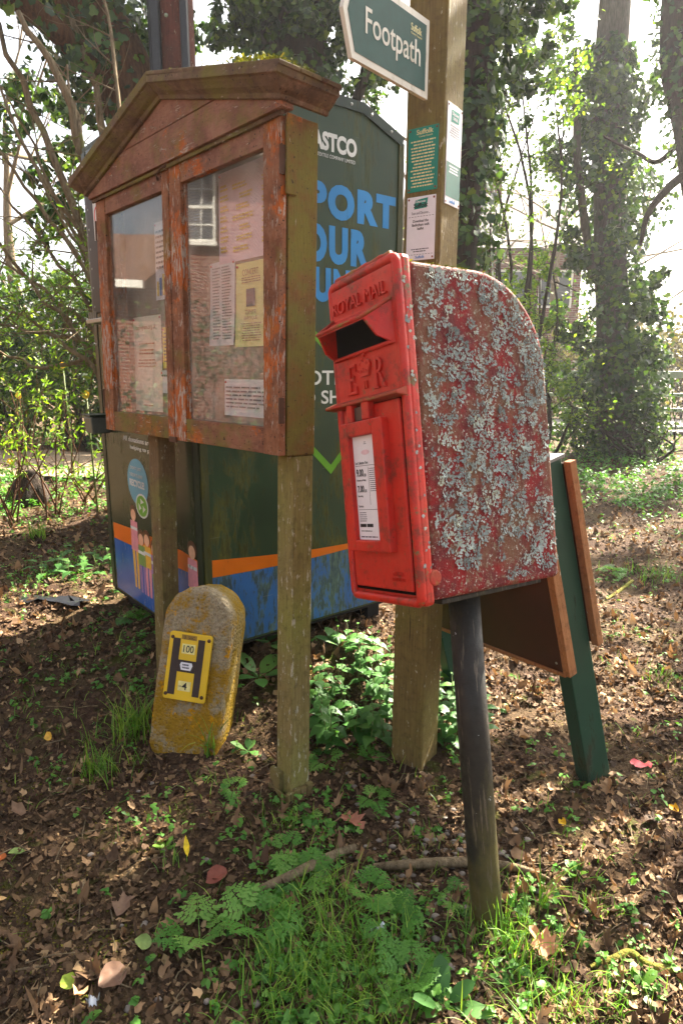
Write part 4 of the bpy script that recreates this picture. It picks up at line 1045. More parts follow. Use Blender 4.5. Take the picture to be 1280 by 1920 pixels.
# finger: runs out from the post towards -Y; visible face looks along +X
def pl_arm(a, b, o): return np.stack([-.038 + (a + .0) * .0993 + o, -.037 + a * .99506, b], -1)
def arm(a_pts, o0, o1, name, mt):
    n = len(a_pts); a = np.array([p[0] for p in a_pts]); b = np.array([p[1] for p in a_pts])
    V = np.concatenate([pl_arm(a, b, np.full(n, o0)), pl_arm(a, b, np.full(n, o1))])
    return MB().add(V, [tuple(range(n))[::-1], tuple(range(n, 2 * n))] + [(i, (i + 1) % n, n + (i + 1) % n, n + i) for i in range(n)]).build(name, mt, fp)
S0 = 2.212
fo = [(.0, S0), (.0, S0 + .201), (-.343, S0 + .201), (-.378, S0 + .1005), (-.343, S0)]
fi = [(-.016, S0 + .017), (-.016, S0 + .184), (-.332, S0 + .184), (-.361, S0 + .1005), (-.332, S0 + .017)]
fa = arm(fo, -.012, 0, 'finger_board', M_SIGN_W); arm(fi, .0004, .0012, 'finger_green_panel', M_SIGN_G); arm(fi, -.0132, -.0124, 'finger_green_panel', M_SIGN_G)
lettering('footpath_lettering', 'Footpath', M_SIGN_W, fp, pl_arm, -.292, -.044, S0 + .052, S0 + .132, .0014, .006, .0008)
lettering('council_lettering', 'Suffolk', M_GOLD_TXT, fp, pl_arm, -.092, -.040, S0 + .148, S0 + .166, .0014, .01, .0006); lettering('council_lettering', 'County Council', M_GOLD_TXT, fp, pl_arm, -.092, -.040, S0 + .138, S0 + .145, .0014, 0, .0006)
def plate(name, mt, x0, x1, z0, z1, face):
    if face == 'f': o = MB().box(x0, x1, -.0035, -.0006, z0, z1).build(name, mt, fp, .001)
    else: o = MB().box(.0006, .0035, x0, x1, z0, z1).build(name, mt, fp, .001)
    for x in (x0 + .006, x1 - .006):
        for z in (z0 + .007, z1 - .007):
            c, ax = ((x, -.0035, z), (0, -1, 0)) if face == 'f' else ((.0035, x, z), (1, 0, 0)); MB().disc_dome(c, ax, .0035, .002).build('screw', M_SCREW, o)
    return o
p1 = plate('teal_plate', M_PLATE_TEAL, -.116, -.015, 1.978, 2.156, 'f')
lettering('lettering', 'Suffolk', M_GOLD_TXT, p1, pl_front, -.088, -.032, 2.136, 2.150, .0038, .02, .0005); lettering('lettering', 'County Council', M_GOLD_TXT, p1, pl_front, -.080, -.035, 2.127, 2.133, .0038, 0, .0005)
print_lines('small_print', M_GOLD_TXT, p1, pl_front, -.107, -.024, 1.988, 2.122, .0038, 15, .45, 31, True)
p2 = plate('white_plate', M_PLATE_W, -.115, -.017, 1.780, 1.964, 'f')
bl_ = poly_sheet('plate_banner', M_PLATE_TEAL, p2, pl_front, [(-.090, 1.928), (-.047, 1.930), (-.043, 1.958), (-.086, 1.954)], .0037, .0004)
lettering('lettering', 'Discover', M_PLATE_W, p2, pl_front, -.083, -.050, 1.946, 1.953, .0043, .01, .0004); lettering('lettering', 'Suffolk', M_INK_DARK, p2, pl_front, -.091, -.042, 1.932, 1.945, .0043, .03, .0004)
lettering('lettering', 'Scan and Discover...', M_INK, p2, pl_front, -.098, -.036, 1.913, 1.921, .0037, 0, .0004)
lettering('lettering', 'Download the\nBadingham walk\nleaflet', M_INK_DARK, p2, pl_front, -.096, -.036, 1.868, 1.898, .0037, .015, .0004, 'CENTER')
for s_ in range(9):
    poly_sheet('dash', M_INK_DARK, p2, pl_front, [(-.108 + s_ * .010, 1.906), (-.102 + s_ * .010, 1.906), (-.102 + s_ * .010, 1.9072), (-.108 + s_ * .010, 1.9072)], .0037, .0003)
    poly_sheet('dash', M_INK_DARK, p2, pl_front, [(-.108 + s_ * .010, 1.796), (-.102 + s_ * .010, 1.796), (-.102 + s_ * .010, 1.7972), (-.108 + s_ * .010, 1.7972)], .0037, .0003)
print_lines('small_print', M_INK, p2, pl_front, -.098, -.036, 1.802, 1.815, .0037, 2, .45, 32, True); lettering('lettering', 'Suffolk', M_INK_BLUE, p2, pl_front, -.082, -.050, 1.785, 1.793, .0037, .02, .0004)
p3 = plate('tall_plate', M_PLATE_W, .016, .116, 1.940, 2.218, 'r')
poly_sheet('plate_green_half', plain('plate_green', (28, 92, 78), .5), p3, pl_right, [(.018, 1.962), (.114, 1.962), (.114, 2.058), (.018, 2.058)], .0036, .0004)
poly_sheet('plate_banner', M_PLATE_TEAL, p3, pl_right, [(.038, 2.168), (.092, 2.172), (.094, 2.204), (.042, 2.202)], .0037, .0004); lettering('lettering', 'Discover\nSuffolk', M_PLATE_W, p3, pl_right, .046, .088, 2.176, 2.198, .0042, .02, .0004, 'CENTER')
print_lines('small_print', M_GREY_TXT, p3, pl_right, .03, .104, 2.128, 2.162, .0037, 5, .45, 33, True); print_lines('small_print', M_PLATE_W, p3, pl_right, .03, .104, 2.028, 2.052, .0041, 3, .5, 34, True); lettering('lettering', 'Suffolk', M_INK_BLUE, p3, pl_right, .045, .086, 1.946, 1.956, .0037, .02, .0004)

# ------------------------------------------------------------------ post box
def red_front(name='postbox_red', wear=0.0):
    t = Mt(name); v = t.co(); n = t.noise(v, 9, 6, .65); fine = t.noise(v, 48, 7, .72)
    c = t.mix(t.mask(n, .36, .66), lin(200, 40, 22), lin(174, 32, 22))
    c = t.mix(t.math('MULTIPLY', t.mask(t.noise(t.co((1, 1, .5)), 6, 6, .65), .5, .7), .7), c, lin(192, 78, 56))
    c = t.mix(t.math('MULTIPLY', t.mask(t.math('ADD', t.math('MULTIPLY', fine, .55), t.math('MULTIPLY', n, .45)), .56 - wear * .09, .64 - wear * .08), .8), c, lin(112, 50, 34))
    c = t.mix(t.mask(t.noise(t.co((1, 1, 1), (3, 5, 1)), 22, 8, .78), .625 - wear * .07, .66 - wear * .07), c, lin(110, 96, 58))
    c = t.mix(t.mask(t.noise(v, 130, 4, .7), .66, .69), c, lin(86, 40, 28))
    t.bump(t.math('ADD', t.noise(v, 60, 5, .65), t.math('MULTIPLY', fine, .5)), .35, .004); return t.fin(c, t.ramp(fine, [(.35, .36), (.7, .62)]), 0, .4)
def red_side():
    t = Mt('postbox_red_weathered'); v = t.co(); n = t.noise(v, 14, 6, .65)
    c = t.mix(t.mask(n, .40, .56), lin(132, 24, 26), lin(100, 38, 38))
    c = t.mix(t.mask(t.noise(t.co((1, 1, .6), (3, 1, 2)), 8, 6, .7), .46, .6), c, lin(112, 78, 58))
    c = t.mix(t.mask(t.noise(v, 60, 5, .7), .56, .64), c, lin(126, 110, 90))
    c = t.mix(t.mask(t.noise(t.co((1, 1, 1), (7, 3, 1)), 120, 3, .7), .60, .66), c, lin(172, 172, 160))
    t.bump(t.math('ADD', t.noise(v, 60, 5), t.noise(v, 180, 3)), .6, .004); return t.fin(c, .8, 0, .25)
M_RED, M_REDS = red_front(wear=.3), red_side(); M_REDRIM = red_front('postbox_red_worn_rim', .6)
M_REDEDGE = Mt('postbox_red_mossy_edge')
def _edge(t):
    v = t.co(); c = t.mix(t.mask(t.noise(v, 16, 5), .38, .62), lin(176, 40, 32), lin(146, 74, 50))
    c = t.mix(t.mask(t.noise(v, 30, 5, .7), .54, .66), c, lin(128, 112, 58)); t.bump(t.noise(v, 80, 4), .5, .003); return t.fin(c, .7, 0, .3)
M_REDEDGE = _edge(M_REDEDGE)
def pole_mat():
    t = Mt('post_black_paint'); v = t.co()
    c = t.mix(t.mask(t.noise(v, 6, 5), .4, .7), lin(30, 30, 27), lin(46, 41, 34))
    alg = t.mask(t.math('ADD', t.noise(t.co((1, 1, .4)), 7, 6, .65), t.math('MULTIPLY', t.ramp(t.sep(v, 2), [(0, 1), (.55, .0)]), .28)), .56, .72)
    c = t.mix(alg, c, lin(76, 70, 38)); c = t.mix(t.mask(t.noise(v, 34, 3, .6), .72, .735), c, lin(176, 180, 184))
    c = t.mix(t.mask(t.noise(t.co((6, 6, .5), (2, 2, 2)), 9, 6, .7), .56, .62), c, lin(92, 82, 70)); t.bump(t.noise(v, 60, 6, .7), .5, .004); return t.fin(c, t.ramp(t.noise(v, 30, 5), [(.3, .38), (.7, .75)]), 0, .35)
M_POLE = pole_mat(); M_HOLE = plain('slot_darkness', (10, 8, 8), .9, 0, .1)
XB, YB, ZB = .157, .248, .919
PM = Matrix.Translation((.022, 1.585, .88)) @ rot3(-.951, -.18, -.085) @ Matrix.Translation((XB, YB, -ZB))
pb = tag(empty('post_box', mat4=PM), 'tilted red post box with lichen-crusted side on a black pole', 'post box')
def T3(x, y, z): return (x - XB, y - YB, z + ZB)
def rb(name, mt, x0, x1, y0, y1, z0, z1, bevel=.003, parent=None):
    return box(name, mt, parent or pb, x0 - XB, x1 - XB, y0 - YB, y1 - YB, z0 + ZB, z1 + ZB, bevel)
arc = [(.26 + .235 * math.sin(a), .545 + .232 * math.cos(a)) for a in np.linspace(0, PI / 2, 12)]
bodyp = [(.048, .004), (.493, -.002), (.497, .01)] + arc[::-1] + [(.048, .772)]
MB().prism([(y - YB, z + ZB) for y, z in bodyp], 0, .005 - XB, .268 - XB).build('body', M_REDS, pb, .016, 4)
fs = rb('front_shell', M_REDRIM, .001, .2725, .015, .0475, -.005, .784, .010)
def rrect(x0, x1, z0, z1, r, n=6):
    P = []
    for cx, cz, a0 in ((x1 - r, z1 - r, 0), (x0 + r, z1 - r, PI / 2), (x0 + r, z0 + r, PI), (x1 - r, z0 + r, 1.5 * PI)):
        P += [(cx + r * math.cos(a0 + PI / 2 * i / n), cz + r * math.sin(a0 + PI / 2 * i / n)) for i in range(n + 1)]
    return P
def bead(name, P, y, rad, mt):
    n = len(P); m = MB(); k = 10; V = []
    for i in range(n):
        a, b = Vector(P[i - 1]), Vector(P[(i + 1) % n]); d = (b - a).normalized(); nn = Vector((d.y, -d.x))
        for j in range(k):
            t_ = 2 * PI * j / k; V.append(T3(P[i][0] + nn.x * rad * math.cos(t_), y + rad * math.sin(t_), P[i][1] + nn.y * rad * math.cos(t_)))
    m.add(V, [(i * k + j, i * k + (j + 1) % k, ((i + 1) % n) * k + (j + 1) % k, ((i + 1) % n) * k + j) for i in range(n) for j in range(k)], True)
    return m.build(name, mt, pb)
bead('front_rim', rrect(.009, .262, .004, .777, .014), .014, .0115, M_REDRIM)
bead('top_rim_moss', [(.03 + .21 * i / 12, .788 + .0015 * math.sin(i * 2.1)) for i in range(13)] + [(.24 - .21 * i / 12, .7865) for i in range(13)], .018, .0095, M_REDEDGE)
rb('upper_plate', M_RED, .018, .256, .004, .013, .486, .764, .002)
ld = rb('collection_door', M_RED, .034, .250, .0005, .0135, .030, .468, .004)
rb('door_gap', M_HOLE, .028, .256, .0075, .0132, .0225, .4695, 0)
MB().prism([(.010 - YB, .470 + ZB), (-.022 - YB, .474 + ZB), (-.022 - YB, .480 + ZB), (.010 - YB, .492 + ZB)], 0, -.012 - XB, .272 - XB).build('ledge', M_REDEDGE, pb, .002)
# hood over the slot
def hood():
    m = MB(); t = .006
    A = [T3(.020, .004, .688), T3(.246, .004, .688), T3(.218, -.058, .650), T3(.034, -.058, .650)]; A2 = [(x, y, z - t) for x, y, z in A]
    m.add(A + A2, [(0, 1, 2, 3), (7, 6, 5, 4), (0, 4, 5, 1), (1, 5, 6, 2), (2, 6, 7, 3), (3, 7, 4, 0)])
    for top, lip, bot in ((T3(.246, .004, .687), T3(.219, -.0575, .6495), T3(.250, .004, .590)), (T3(.020, .004, .687), T3(.033, -.0575, .6495), T3(.016, .004, .590))):
        s_ = .006 if top[0] < 0 else -.006
        mid = tuple(.5 * (a + b) + c for a, b, c in zip(lip, bot, (0, -.006, -.012)))
        q = [top, lip, mid, bot]; q2 = [(x + s_, y, z) for x, y, z in q]
        m.add(q + q2, [(0, 1, 2, 3), (7, 6, 5, 4), (0, 4, 5, 1), (1, 5, 6, 2), (2, 6, 7, 3), (3, 7, 4, 0)])
    h = m.build('hood', M_RED, pb)
    rb('slot', M_HOLE, .028, .238, .0015, .0042, .598, .672, 0, h)
    MB().tube([T3(.020, .002, .690), T3(.034, -.0585, .651), T3(.218, -.0585, .651), T3(.247, .002, .690)], .0045, 8).build('hood_edge', M_REDEDGE, h)
    MB().tube([T3(.018, .0, .594), T3(.248, .0, .594)], .005, 8).build('slot_sill', M_RED, h)
hood()
# raised letters
def pl_box(a, b, o): return np.stack([a - XB, -o - YB, b + ZB], -1)
lettering('royal_mail_lettering', 'ROYAL MAIL', M_RED, pb, pl_box, .026, .236, .703, .733, -.005, 0, .0072)
def serif_E(x0, x1, z0, z1):
    w, h = x1 - x0, z1 - z0; m = MB(); B = lambda a, b, c, d: m.box(*(x0 + a * w - XB, x0 + b * w - XB), -.0025 - YB, .005 - YB, z0 + c * h + ZB, z0 + d * h + ZB)
    B(.16, .40, .0, 1); B(0, .1599, 0, .07); B(0, .1599, .93, 1); B(.4001, .95, 0, .10); B(.4001, .95, .90, 1); B(.4001, .72, .46, .55); B(.86, .95, .1001, .26); B(.86, .95, .74, .8999); B(.66, .72, .38, .4599); B(.66, .72, .5501, .64); return m
serif_E(.062, .102, .500, .572).build('cypher_letter', M_RED, pb, .001)
def serif_R(x0, x1, z0, z1):
    w, h = x1 - x0, z1 - z0; m = MB(); B = lambda a, b, c, d: m.box(x0 + a * w - XB, x0 + b * w - XB, -.0025 - YB, .005 - YB, z0 + c * h + ZB, z0 + d * h + ZB)
    B(.12, .34, 0, 1); B(0, .1199, 0, .07); B(0, .1199, .93, 1); B(.3401, .46, 0, .07)
    o_, i_ = [], []
    for k in range(9):
        a = PI / 2 - PI * k / 8; o_.append((x0 + (.42 + .40 * math.cos(a)) * w, z0 + (.745 + .255 * math.sin(a)) * h)); i_.append((x0 + (.42 + .20 * math.cos(a)) * w, z0 + (.745 + .16 * math.sin(a)) * h))
    o_ = [(x0 + .3401 * w, z0 + h)] + o_ + [(x0 + .3401 * w, z0 + .49 * h)]; i_ = [(x0 + .3401 * w, z0 + .905 * h)] + i_ + [(x0 + .3401 * w, z0 + .585 * h)]
    m.prism([(a - XB, b + ZB) for a, b in o_ + i_[::-1]], 1, -.0025 - YB, .005 - YB)
    m.prism([(a - XB, b + ZB) for a, b in [(x0 + .46 * w, z0 + .489 * h), (x0 + .66 * w, z0 + .489 * h), (x0 + 1.08 * w, z0), (x0 + .84 * w, z0)]], 1, -.0023 - YB, .005 - YB); return m
serif_R(.168, .208, .500, .572).build('cypher_letter', M_RED, pb, .001)
cw = MB(); cx0, cz0 = .134, .536
cw.prism([(cx0 + a - XB, cz0 + b + ZB) for a, b in [(-.017, 0), (.017, 0), (.019, .009), (-.019, .009)]], 1, -.003 - YB, .005 - YB)
cw.prism([(cx0 + a - XB, cz0 + b + ZB) for a, b in [(-.0185, .0095), (.0185, .0095), (.025, .026), (.021, .036), (.011, .040), (0, .034), (-.011, .040), (-.021, .036), (-.025, .026)]], 1, -.002 - YB, .005 - YB)
for dx, dz in ((-.020, .014), (0, .016), (.020, .014), (-.010, .012), (.010, .012), (0, .041), (-.013, .03), (.013, .03)): cw.disc_dome(T3(cx0 + dx, -.0028, cz0 + dz), (0, -1, 0), .0042, .003)
cw.box(cx0 - .0025 - XB, cx0 + .0025 - XB, -.002 - YB, .005 - YB, cz0 + .045 + ZB, cz0 + .062 + ZB); cw.box(cx0 - .007 - XB, cx0 + .007 - XB, -.0015 - YB, .005 - YB, cz0 + .050 + ZB, cz0 + .055 + ZB)
cw.build('crown_emblem', M_RED, pb, .0008)
lettering('cypher_numeral', 'II', M_RED, pb, pl_box, .128, .141, .507, .525, -.005, .02, .0068)
# notice frame on the door
nf = MB()
for a, b, c, d in ((.044, .073, .120, .432), (.168, .206, .120, .432), (.0731, .1679, .120, .147), (.0731, .1679, .398, .432)): nf.box(a - XB, b - XB, -.020 - YB, .003 - YB, c + ZB, d + ZB)
nfo = nf.build('notice_frame', M_RED, pb, .003)
for a, b in ((.072, .094), (.132, .160)): rb('tab_holder', M_RED, a, b, -.018, .002, .4325, .475, .003, nfo)
rb('collection_tab', plain('tab_metal', (84, 70, 66), .4, .5), .0945, .1315, -.010, .001, .434, .466, .001, nfo)
cd = rb('collection_plate', M_PLATE_W, .0735, .1675, -.006, -.002, .1475, .3975, 0)
def ct(s, x0, x1, z0, z1, bold=0.0, mt=None): return lettering('lettering', s, mt or M_INK_DARK, cd, pl_box, x0, x1, z0, z1, .0062, bold, .0003)
ct('Last Collection Time', .078, .128, .330, .337); ct('9.00', .080, .108, .300, .319, .03); ct('am', .110, .118, .300, .307); ct('Monday to Friday', .080, .116, .288, .294); ct('7.00', .080, .106, .262, .279, .03); ct('am', .108, .116, .262, .269); ct('Saturday', .080, .100, .250, .256); ct('Services', .080, .098, .226, .232)
for z in (.326, .220): poly_sheet('rule', M_INK_DARK, cd, pl_box, [(.078, z), (.163, z), (.163, z + .001), (.078, z + .001)], .0062, .0003)
poly_sheet('rule', M_INK_DARK, cd, pl_box, [(.127, .232), (.1278, .232), (.1278, .322), (.127, .322)], .0062, .0003)
print_lines('small_print', M_INK, cd, pl_box, .131, .162, .262, .320, .0062, 12, .4, 51); print_lines('small_print', M_INK, cd, pl_box, .080, .118, .190, .215, .0062, 5, .4, 52)
for x in (.080, .107): poly_sheet('app_badge', M_INK_DARK, cd, pl_box, [(x, .178), (x + .024, .178), (x + .024, .186), (x, .186)], .0062, .0003)
ct('www.royalmail.com', .082, .125, .166, .171); print_lines('small_print', M_INK, cd, pl_box, .080, .160, .151, .157, .0062, 1, .5, 53)
poly_sheet('postal_logo', plain('faded_pink_logo', (222, 190, 196), .6), cd, pl_box, [(.121 + .016 * math.cos(a), .358 + .006 * math.sin(a)) for a in np.linspace(0, 2 * PI, 16, endpoint=False)], .0062, .0003); print_lines('small_print', M_GREY_TXT, cd, pl_box, .116, .128, .376, .384, .0062, 2, .5, 54, True)
lettering('maker_mark', 'MACHAN\nSCOTLAND', M_RED, pb, pl_box, .182, .226, .052, .074, -.001, .0, .0028, 'CENTER'); lettering('key_number', 'IP13', M_RED, pb, pl_box, .046, .066, .452, .462, -.001, 0, .002)
# side lugs, bracket, pole
for z in (.058,): MB().tube([T3(.262, .050, z), T3(.2745, .050, z)], .019, 14).build('hinge_lug', M_REDEDGE, pb, .004)
rb('mounting_plate', M_POLE, .06, .235, .10, .46, -.016, -.003, .003)
MB().tube([(0, 0, -.22), (0, 0, .2), (0, 0, .5), (0, 0, ZB - .012)], .0405, 28).build('pole', M_POLE, pb)

# lichen: rosettes of small raised lobes on the weathered side
def lichen_mat():
    t = Mt('lichen_grey_green'); a = t.attr('tint'); n = t.noise(t.wpos(), 300, 3)
    c = t.ramp(t.math('ADD', t.math('MULTIPLY', a, .75), t.math('MULTIPLY', n, .25)), [(.1, lin(108, 120, 118)), (.45, lin(150, 162, 158)), (.75, lin(186, 196, 188)), (.95, lin(178, 178, 134))])
    return t.fin(c, .9, 0, .15)
def lichen():
    r = np.random.default_rng(404); V, F, T = [], [], []
    def side_ok(y, z):
        if not (.062 < y < .486 and .02 < z < .762): return False
        return not (y > .26 and z > .545 and ((y - .26) / .225) ** 2 + ((z - .545) / .222) ** 2 > 1)
    cnt = 0; tries = 0; spots = []
    while cnt < 330 and tries < 60000:
        tries += 1; y, z = r.uniform(.06, .488), r.uniform(.02, .765)
        if not side_ok(y, z): continue
        d = .6 * float(fbm(np.array(y * 24 + 2), np.array(z * 24), 3)) + .4 * float(fbm(np.array(y * 9 + 5), np.array(z * 9), 2)); edge = np.clip((y - .075) / .07, .06, 1) * np.clip((z - .03) / .12, .08, 1) * np.clip((.76 - z) / .16, .10, 1) * np.clip((.492 - y) / .05, .12, 1)
        if r.random() > np.clip((d - .42) * 6, .03, 1) * edge: continue
        rad = r.gamma(2.2, .0042) + .003
        if any((y - a) ** 2 + (z - b) ** 2 < (1.0 * (rad + c)) ** 2 for a, b, c in spots): continue
        spots.append((y, z, rad)); cnt += 1
    for y, z, rad in spots:
        tt = np.clip(r.normal(.45, .2), 0, 1); k = int((rad / .0030) ** 2 * 1.7) + 5; sq = r.uniform(.7, 1.3)
        for i in range(k):
            rr_ = rad * r.random() ** .55 * r.uniform(.75, 1.15); th = r.uniform(0, 2 * PI); rr_ *= 1 + .28 * math.sin(3 * th + y * 900) + .18 * math.sin(5 * th + z * 700)
            cy0, cz0 = y + rr_ * math.cos(th) * sq, z + rr_ * math.sin(th) / sq
            if not side_ok(cy0, cz0): continue
            a = th + r.normal(0, .6); L = r.uniform(.004, .0085); w = r.uniform(.0018, .0036); ca, sa = math.cos(a), math.sin(a)
            lift = r.uniform(.0010, .0042); h0 = .0004 + .0022 * (1 - rr_ / max(rad, 1e-5)) * r.random(); h0 = max(h0, .0003); b = len(V)
            for f, s_, h in ((0, 0, h0), (.5, -.8, h0 + lift * .5), (.95, -.9, h0 + lift), (.78, 0, h0 + lift * .6), (.95, .9, h0 + lift * 1.1), (.5, .8, h0 + lift * .5)):
                V.append(T3(.2686 + h, cy0 + ca * L * f - sa * w * s_, cz0 + sa * L * f + ca * w * s_))
            F += [(b, b + 1, b + 3), (b + 1, b + 2, b + 3), (b, b + 3, b + 5), (b + 3, b + 4, b + 5)]; T += [np.clip(tt + r.normal(0, .13), 0, 1)] * 6
    for _ in range(30):
        y, z = r.uniform(.020, .043), r.uniform(.05, .74); rad = r.uniform(.0015, .0045); tt = r.random()
        for i in range(int(rad * 1800) + 3):
            th = r.uniform(0, 2 * PI); q = rad * r.random() ** .5; b = len(V); a = r.uniform(0, 2 * PI); L = r.uniform(.0015, .003)
            for k in range(4): V.append(T3(.2728 + r.uniform(0, .0012), y + q * math.cos(th) + L * math.cos(a + k * PI / 2), z + q * math.sin(th) + L * math.sin(a + k * PI / 2)))
            F += [(b, b + 1, b + 2), (b, b + 2, b + 3)]; T += [tt] * 4
    o = link('lichen', arr_mesh('lichen', V, F, T), lichen_mat(), pb); tag(o, kind='stuff')
    # sparse crust along the top and the rounded back
    V, F, T = [], [], []
    path = [(.05 + .21 * i / 20, .773) for i in range(21)] + arc[1:]
    for _ in range(1500):
        q = path[int(r.integers(0, len(path)))]; x = r.uniform(.012, .262); y = q[0] + r.normal(0, .01); nrm = np.array([0, 0, 1.]) if q[1] > .772 else unit(np.array([0, q[0] - .26, q[1] - .545]))
        if r.random() > float(np.clip((fbm(np.array(x * 30), np.array(q[0] * 30)) - .4) * 5, 0, 1)): continue
        c = np.array([x, q[0], q[1]]) + nrm * .0012; e1 = np.array([1., 0, 0]); e2 = np.cross(nrm, e1); b = len(V); rad = r.uniform(.003, .007); tt = r.random()
        for i in range(6):
            a = 2 * PI * i / 6 + r.normal(0, .2); p = c + (e1 * math.cos(a) + e2 * math.sin(a)) * rad * r.uniform(.7, 1.2) + nrm * r.uniform(0, .003); V.append(T3(*p))
        V.append(T3(*(c + nrm * .002))); F += [(b + 6, b + i, b + (i + 1) % 6) for i in range(6)]; T += [tt] * 7
    tag(link('moss_crust', arr_mesh('moss_crust', V, F, T), M_MOSS, pb), kind='stuff')
lichen()

# ------------------------------------------------------------------ hydrant marker
def concrete():
    t = Mt('lichened_concrete'); v = t.co(); n = t.noise(v, 70, 8, .78); big = t.noise(v, 8, 7, .65); peb = t.voro(v, 95)
    c = t.ramp(n, [(.3, lin(110, 98, 76)), (.5, lin(166, 150, 120)), (.7, lin(208, 194, 164))])
    c = t.mix(t.mask(peb, .55, .2), c, t.mix(.5, c, lin(176, 164, 140)))
    low = t.ramp(t.sep(v, 2), [(0, .14), (.16, .13), (.34, .065), (.6, .06)])
    my = t.mask(t.math('ADD', t.math('ADD', t.math('MULTIPLY', big, .65), t.math('MULTIPLY', n, .35)), low), .55, .62); c = t.mix(my, c, t.mix(n, lin(186, 142, 36), lin(146, 116, 44)))
    c = t.mix(t.mask(t.math('ADD', t.math('MULTIPLY', t.noise(t.co((1, 1, 1), (3, 4, 5)), 16, 6, .65), .7), t.math('MULTIPLY', n, .3)), .56, .60), c, lin(208, 150, 26))
    c = t.mix(t.mask(t.noise(v, 120, 4, .7), .62, .66), c, lin(58, 48, 36))
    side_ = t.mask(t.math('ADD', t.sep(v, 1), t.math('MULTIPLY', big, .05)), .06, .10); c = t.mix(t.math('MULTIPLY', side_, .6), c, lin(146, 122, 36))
    t.bump(t.math('ADD', n, t.math('MULTIPLY', peb, -.8)), 1.0, .012); return t.fin(c, .95, 0, .12)
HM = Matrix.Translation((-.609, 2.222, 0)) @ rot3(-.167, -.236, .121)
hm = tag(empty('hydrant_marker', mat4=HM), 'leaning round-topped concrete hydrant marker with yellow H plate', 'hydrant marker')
def slab():
    w, h, d = .137, .650, .20; pts = []
    zc = h - .137
    for i in range(14): pts.append((w * 1.0, -.16 + (zc + .16) * i / 14))
    for i in range(25): a = PI * i / 24; pts.append((w * math.cos(a), zc + w * math.sin(a)))
    for i in range(1, 15): pts.append((-w, zc - (zc + .16) * i / 14))
    pts += [(-w + 2 * w * i / 10, -.16) for i in range(1, 10)]
    n = len(pts); c = np.array([0, .25]); o = np.array(pts); V = []; F = []; r = np.random.default_rng(9)
    rings = [(.02, 0.), (.15, 0), (.3, 0), (.45, 0), (.6, 0), (.72, 0), (.82, 0), (.91, .0), (.965, .004), (1, .018)] + [(1, y) for y in np.linspace(.035, d - .02, 9)] + [(.97, d), (.6, d), (.02, d)]
    for f, y in rings:
        q = c + (o - c) * f
        ns = (fbm(q[:, 0] * 34 + y * 30 + 3, q[:, 1] * 34 + y * 21, 4) - .5); amp = .016
        for k in range(n):
            e = (o[k] - c) / max(np.linalg.norm(o[k] - c), 1e-6)
            if f < .95: V.append((q[k, 0], y - ns[k] * amp * .8, q[k, 1]))
            else: V.append((q[k, 0] + e[0] * ns[k] * amp, y, q[k, 1] + e[1] * ns[k] * amp))
    R_ = len(rings)
    F = [(i * n + j, i * n + (j + 1) % n, (i + 1) * n + (j + 1) % n, (i + 1) * n + j) for i in range(R_ - 1) for j in range(n)]
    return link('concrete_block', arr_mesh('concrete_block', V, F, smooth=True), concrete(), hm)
slab()
M_HY = bank_paint('enamel_yellow', (238, 196, 42), .05, .3, 0, (170, 130, 40)); M_HBAR = plain('hydrant_letter_brown', (52, 38, 34), .5); M_TILE_Y = plain('number_tile', (226, 214, 140), .45)
PX0, PX1, PZ0, PZ1 = -.094, .075, .217, .474
hp_ = MB().prism(rrect(PX0, PX1, PZ0, PZ1, .010, 4), 1, -.020, -.008).build('hydrant_plate', M_HY, hm, .003)
def hrect(name, mt, x0, x1, z0, z1, d=.0204): return poly_sheet(name, mt, hp_, pl_front, [(x0, z0), (x1, z0), (x1, z1), (x0, z1)], d, .0005)
hrect('plate_letter_bar', M_HBAR, -.078, -.049, .236, .450); hrect('plate_letter_bar', M_HBAR, .021, .048, .238, .454); hrect('plate_letter_crossbar', M_HBAR, -.0488, .0208, .325, .370)
hrect('number_tile', M_TILE_Y, -.040, .012, .395, .432); lettering('number', '100', M_INK_DARK, hp_, pl_front, -.034, .007, .400, .427, .0211, .01, .0004)
hrect('number_tile', M_TILE_Y, -.038, .012, .254, .291); lettering('number', '4', M_INK_DARK, hp_, pl_front, -.022, -.002, .259, .287, .0211, .01, .0004); lettering('number', '500', M_INK, hp_, pl_front, -.034, -.024, .268, .274, .0211, 0, .0004)
hrect('top_tile', plain('worn_tile', (150, 116, 40), .6), -.046, .014, .448, .466); lettering('number', '3  50C', M_INK_DARK, hp_, pl_front, -.036, .006, .451, .462, .0211, 0, .0004)
stk = poly_sheet('sticker', M_PLATE_W, hp_, pl_front, [(-.034, .333), (.004, .333), (.010, .352), (.006, .362), (-.036, .362), (-.040, .352)], .0211, .0005); print_lines('small_print', M_INK, hp_, pl_front, -.030, .002, .337, .358, .0217, 2, .6, 61)
for x, z in ((-.082, .452), (.062, .455), (-.083, .236), (.060, .240)): MB().disc_dome((x, -.020, z), (0, -1, 0), .0075, .006).build('bolt', M_IRON, hp_)

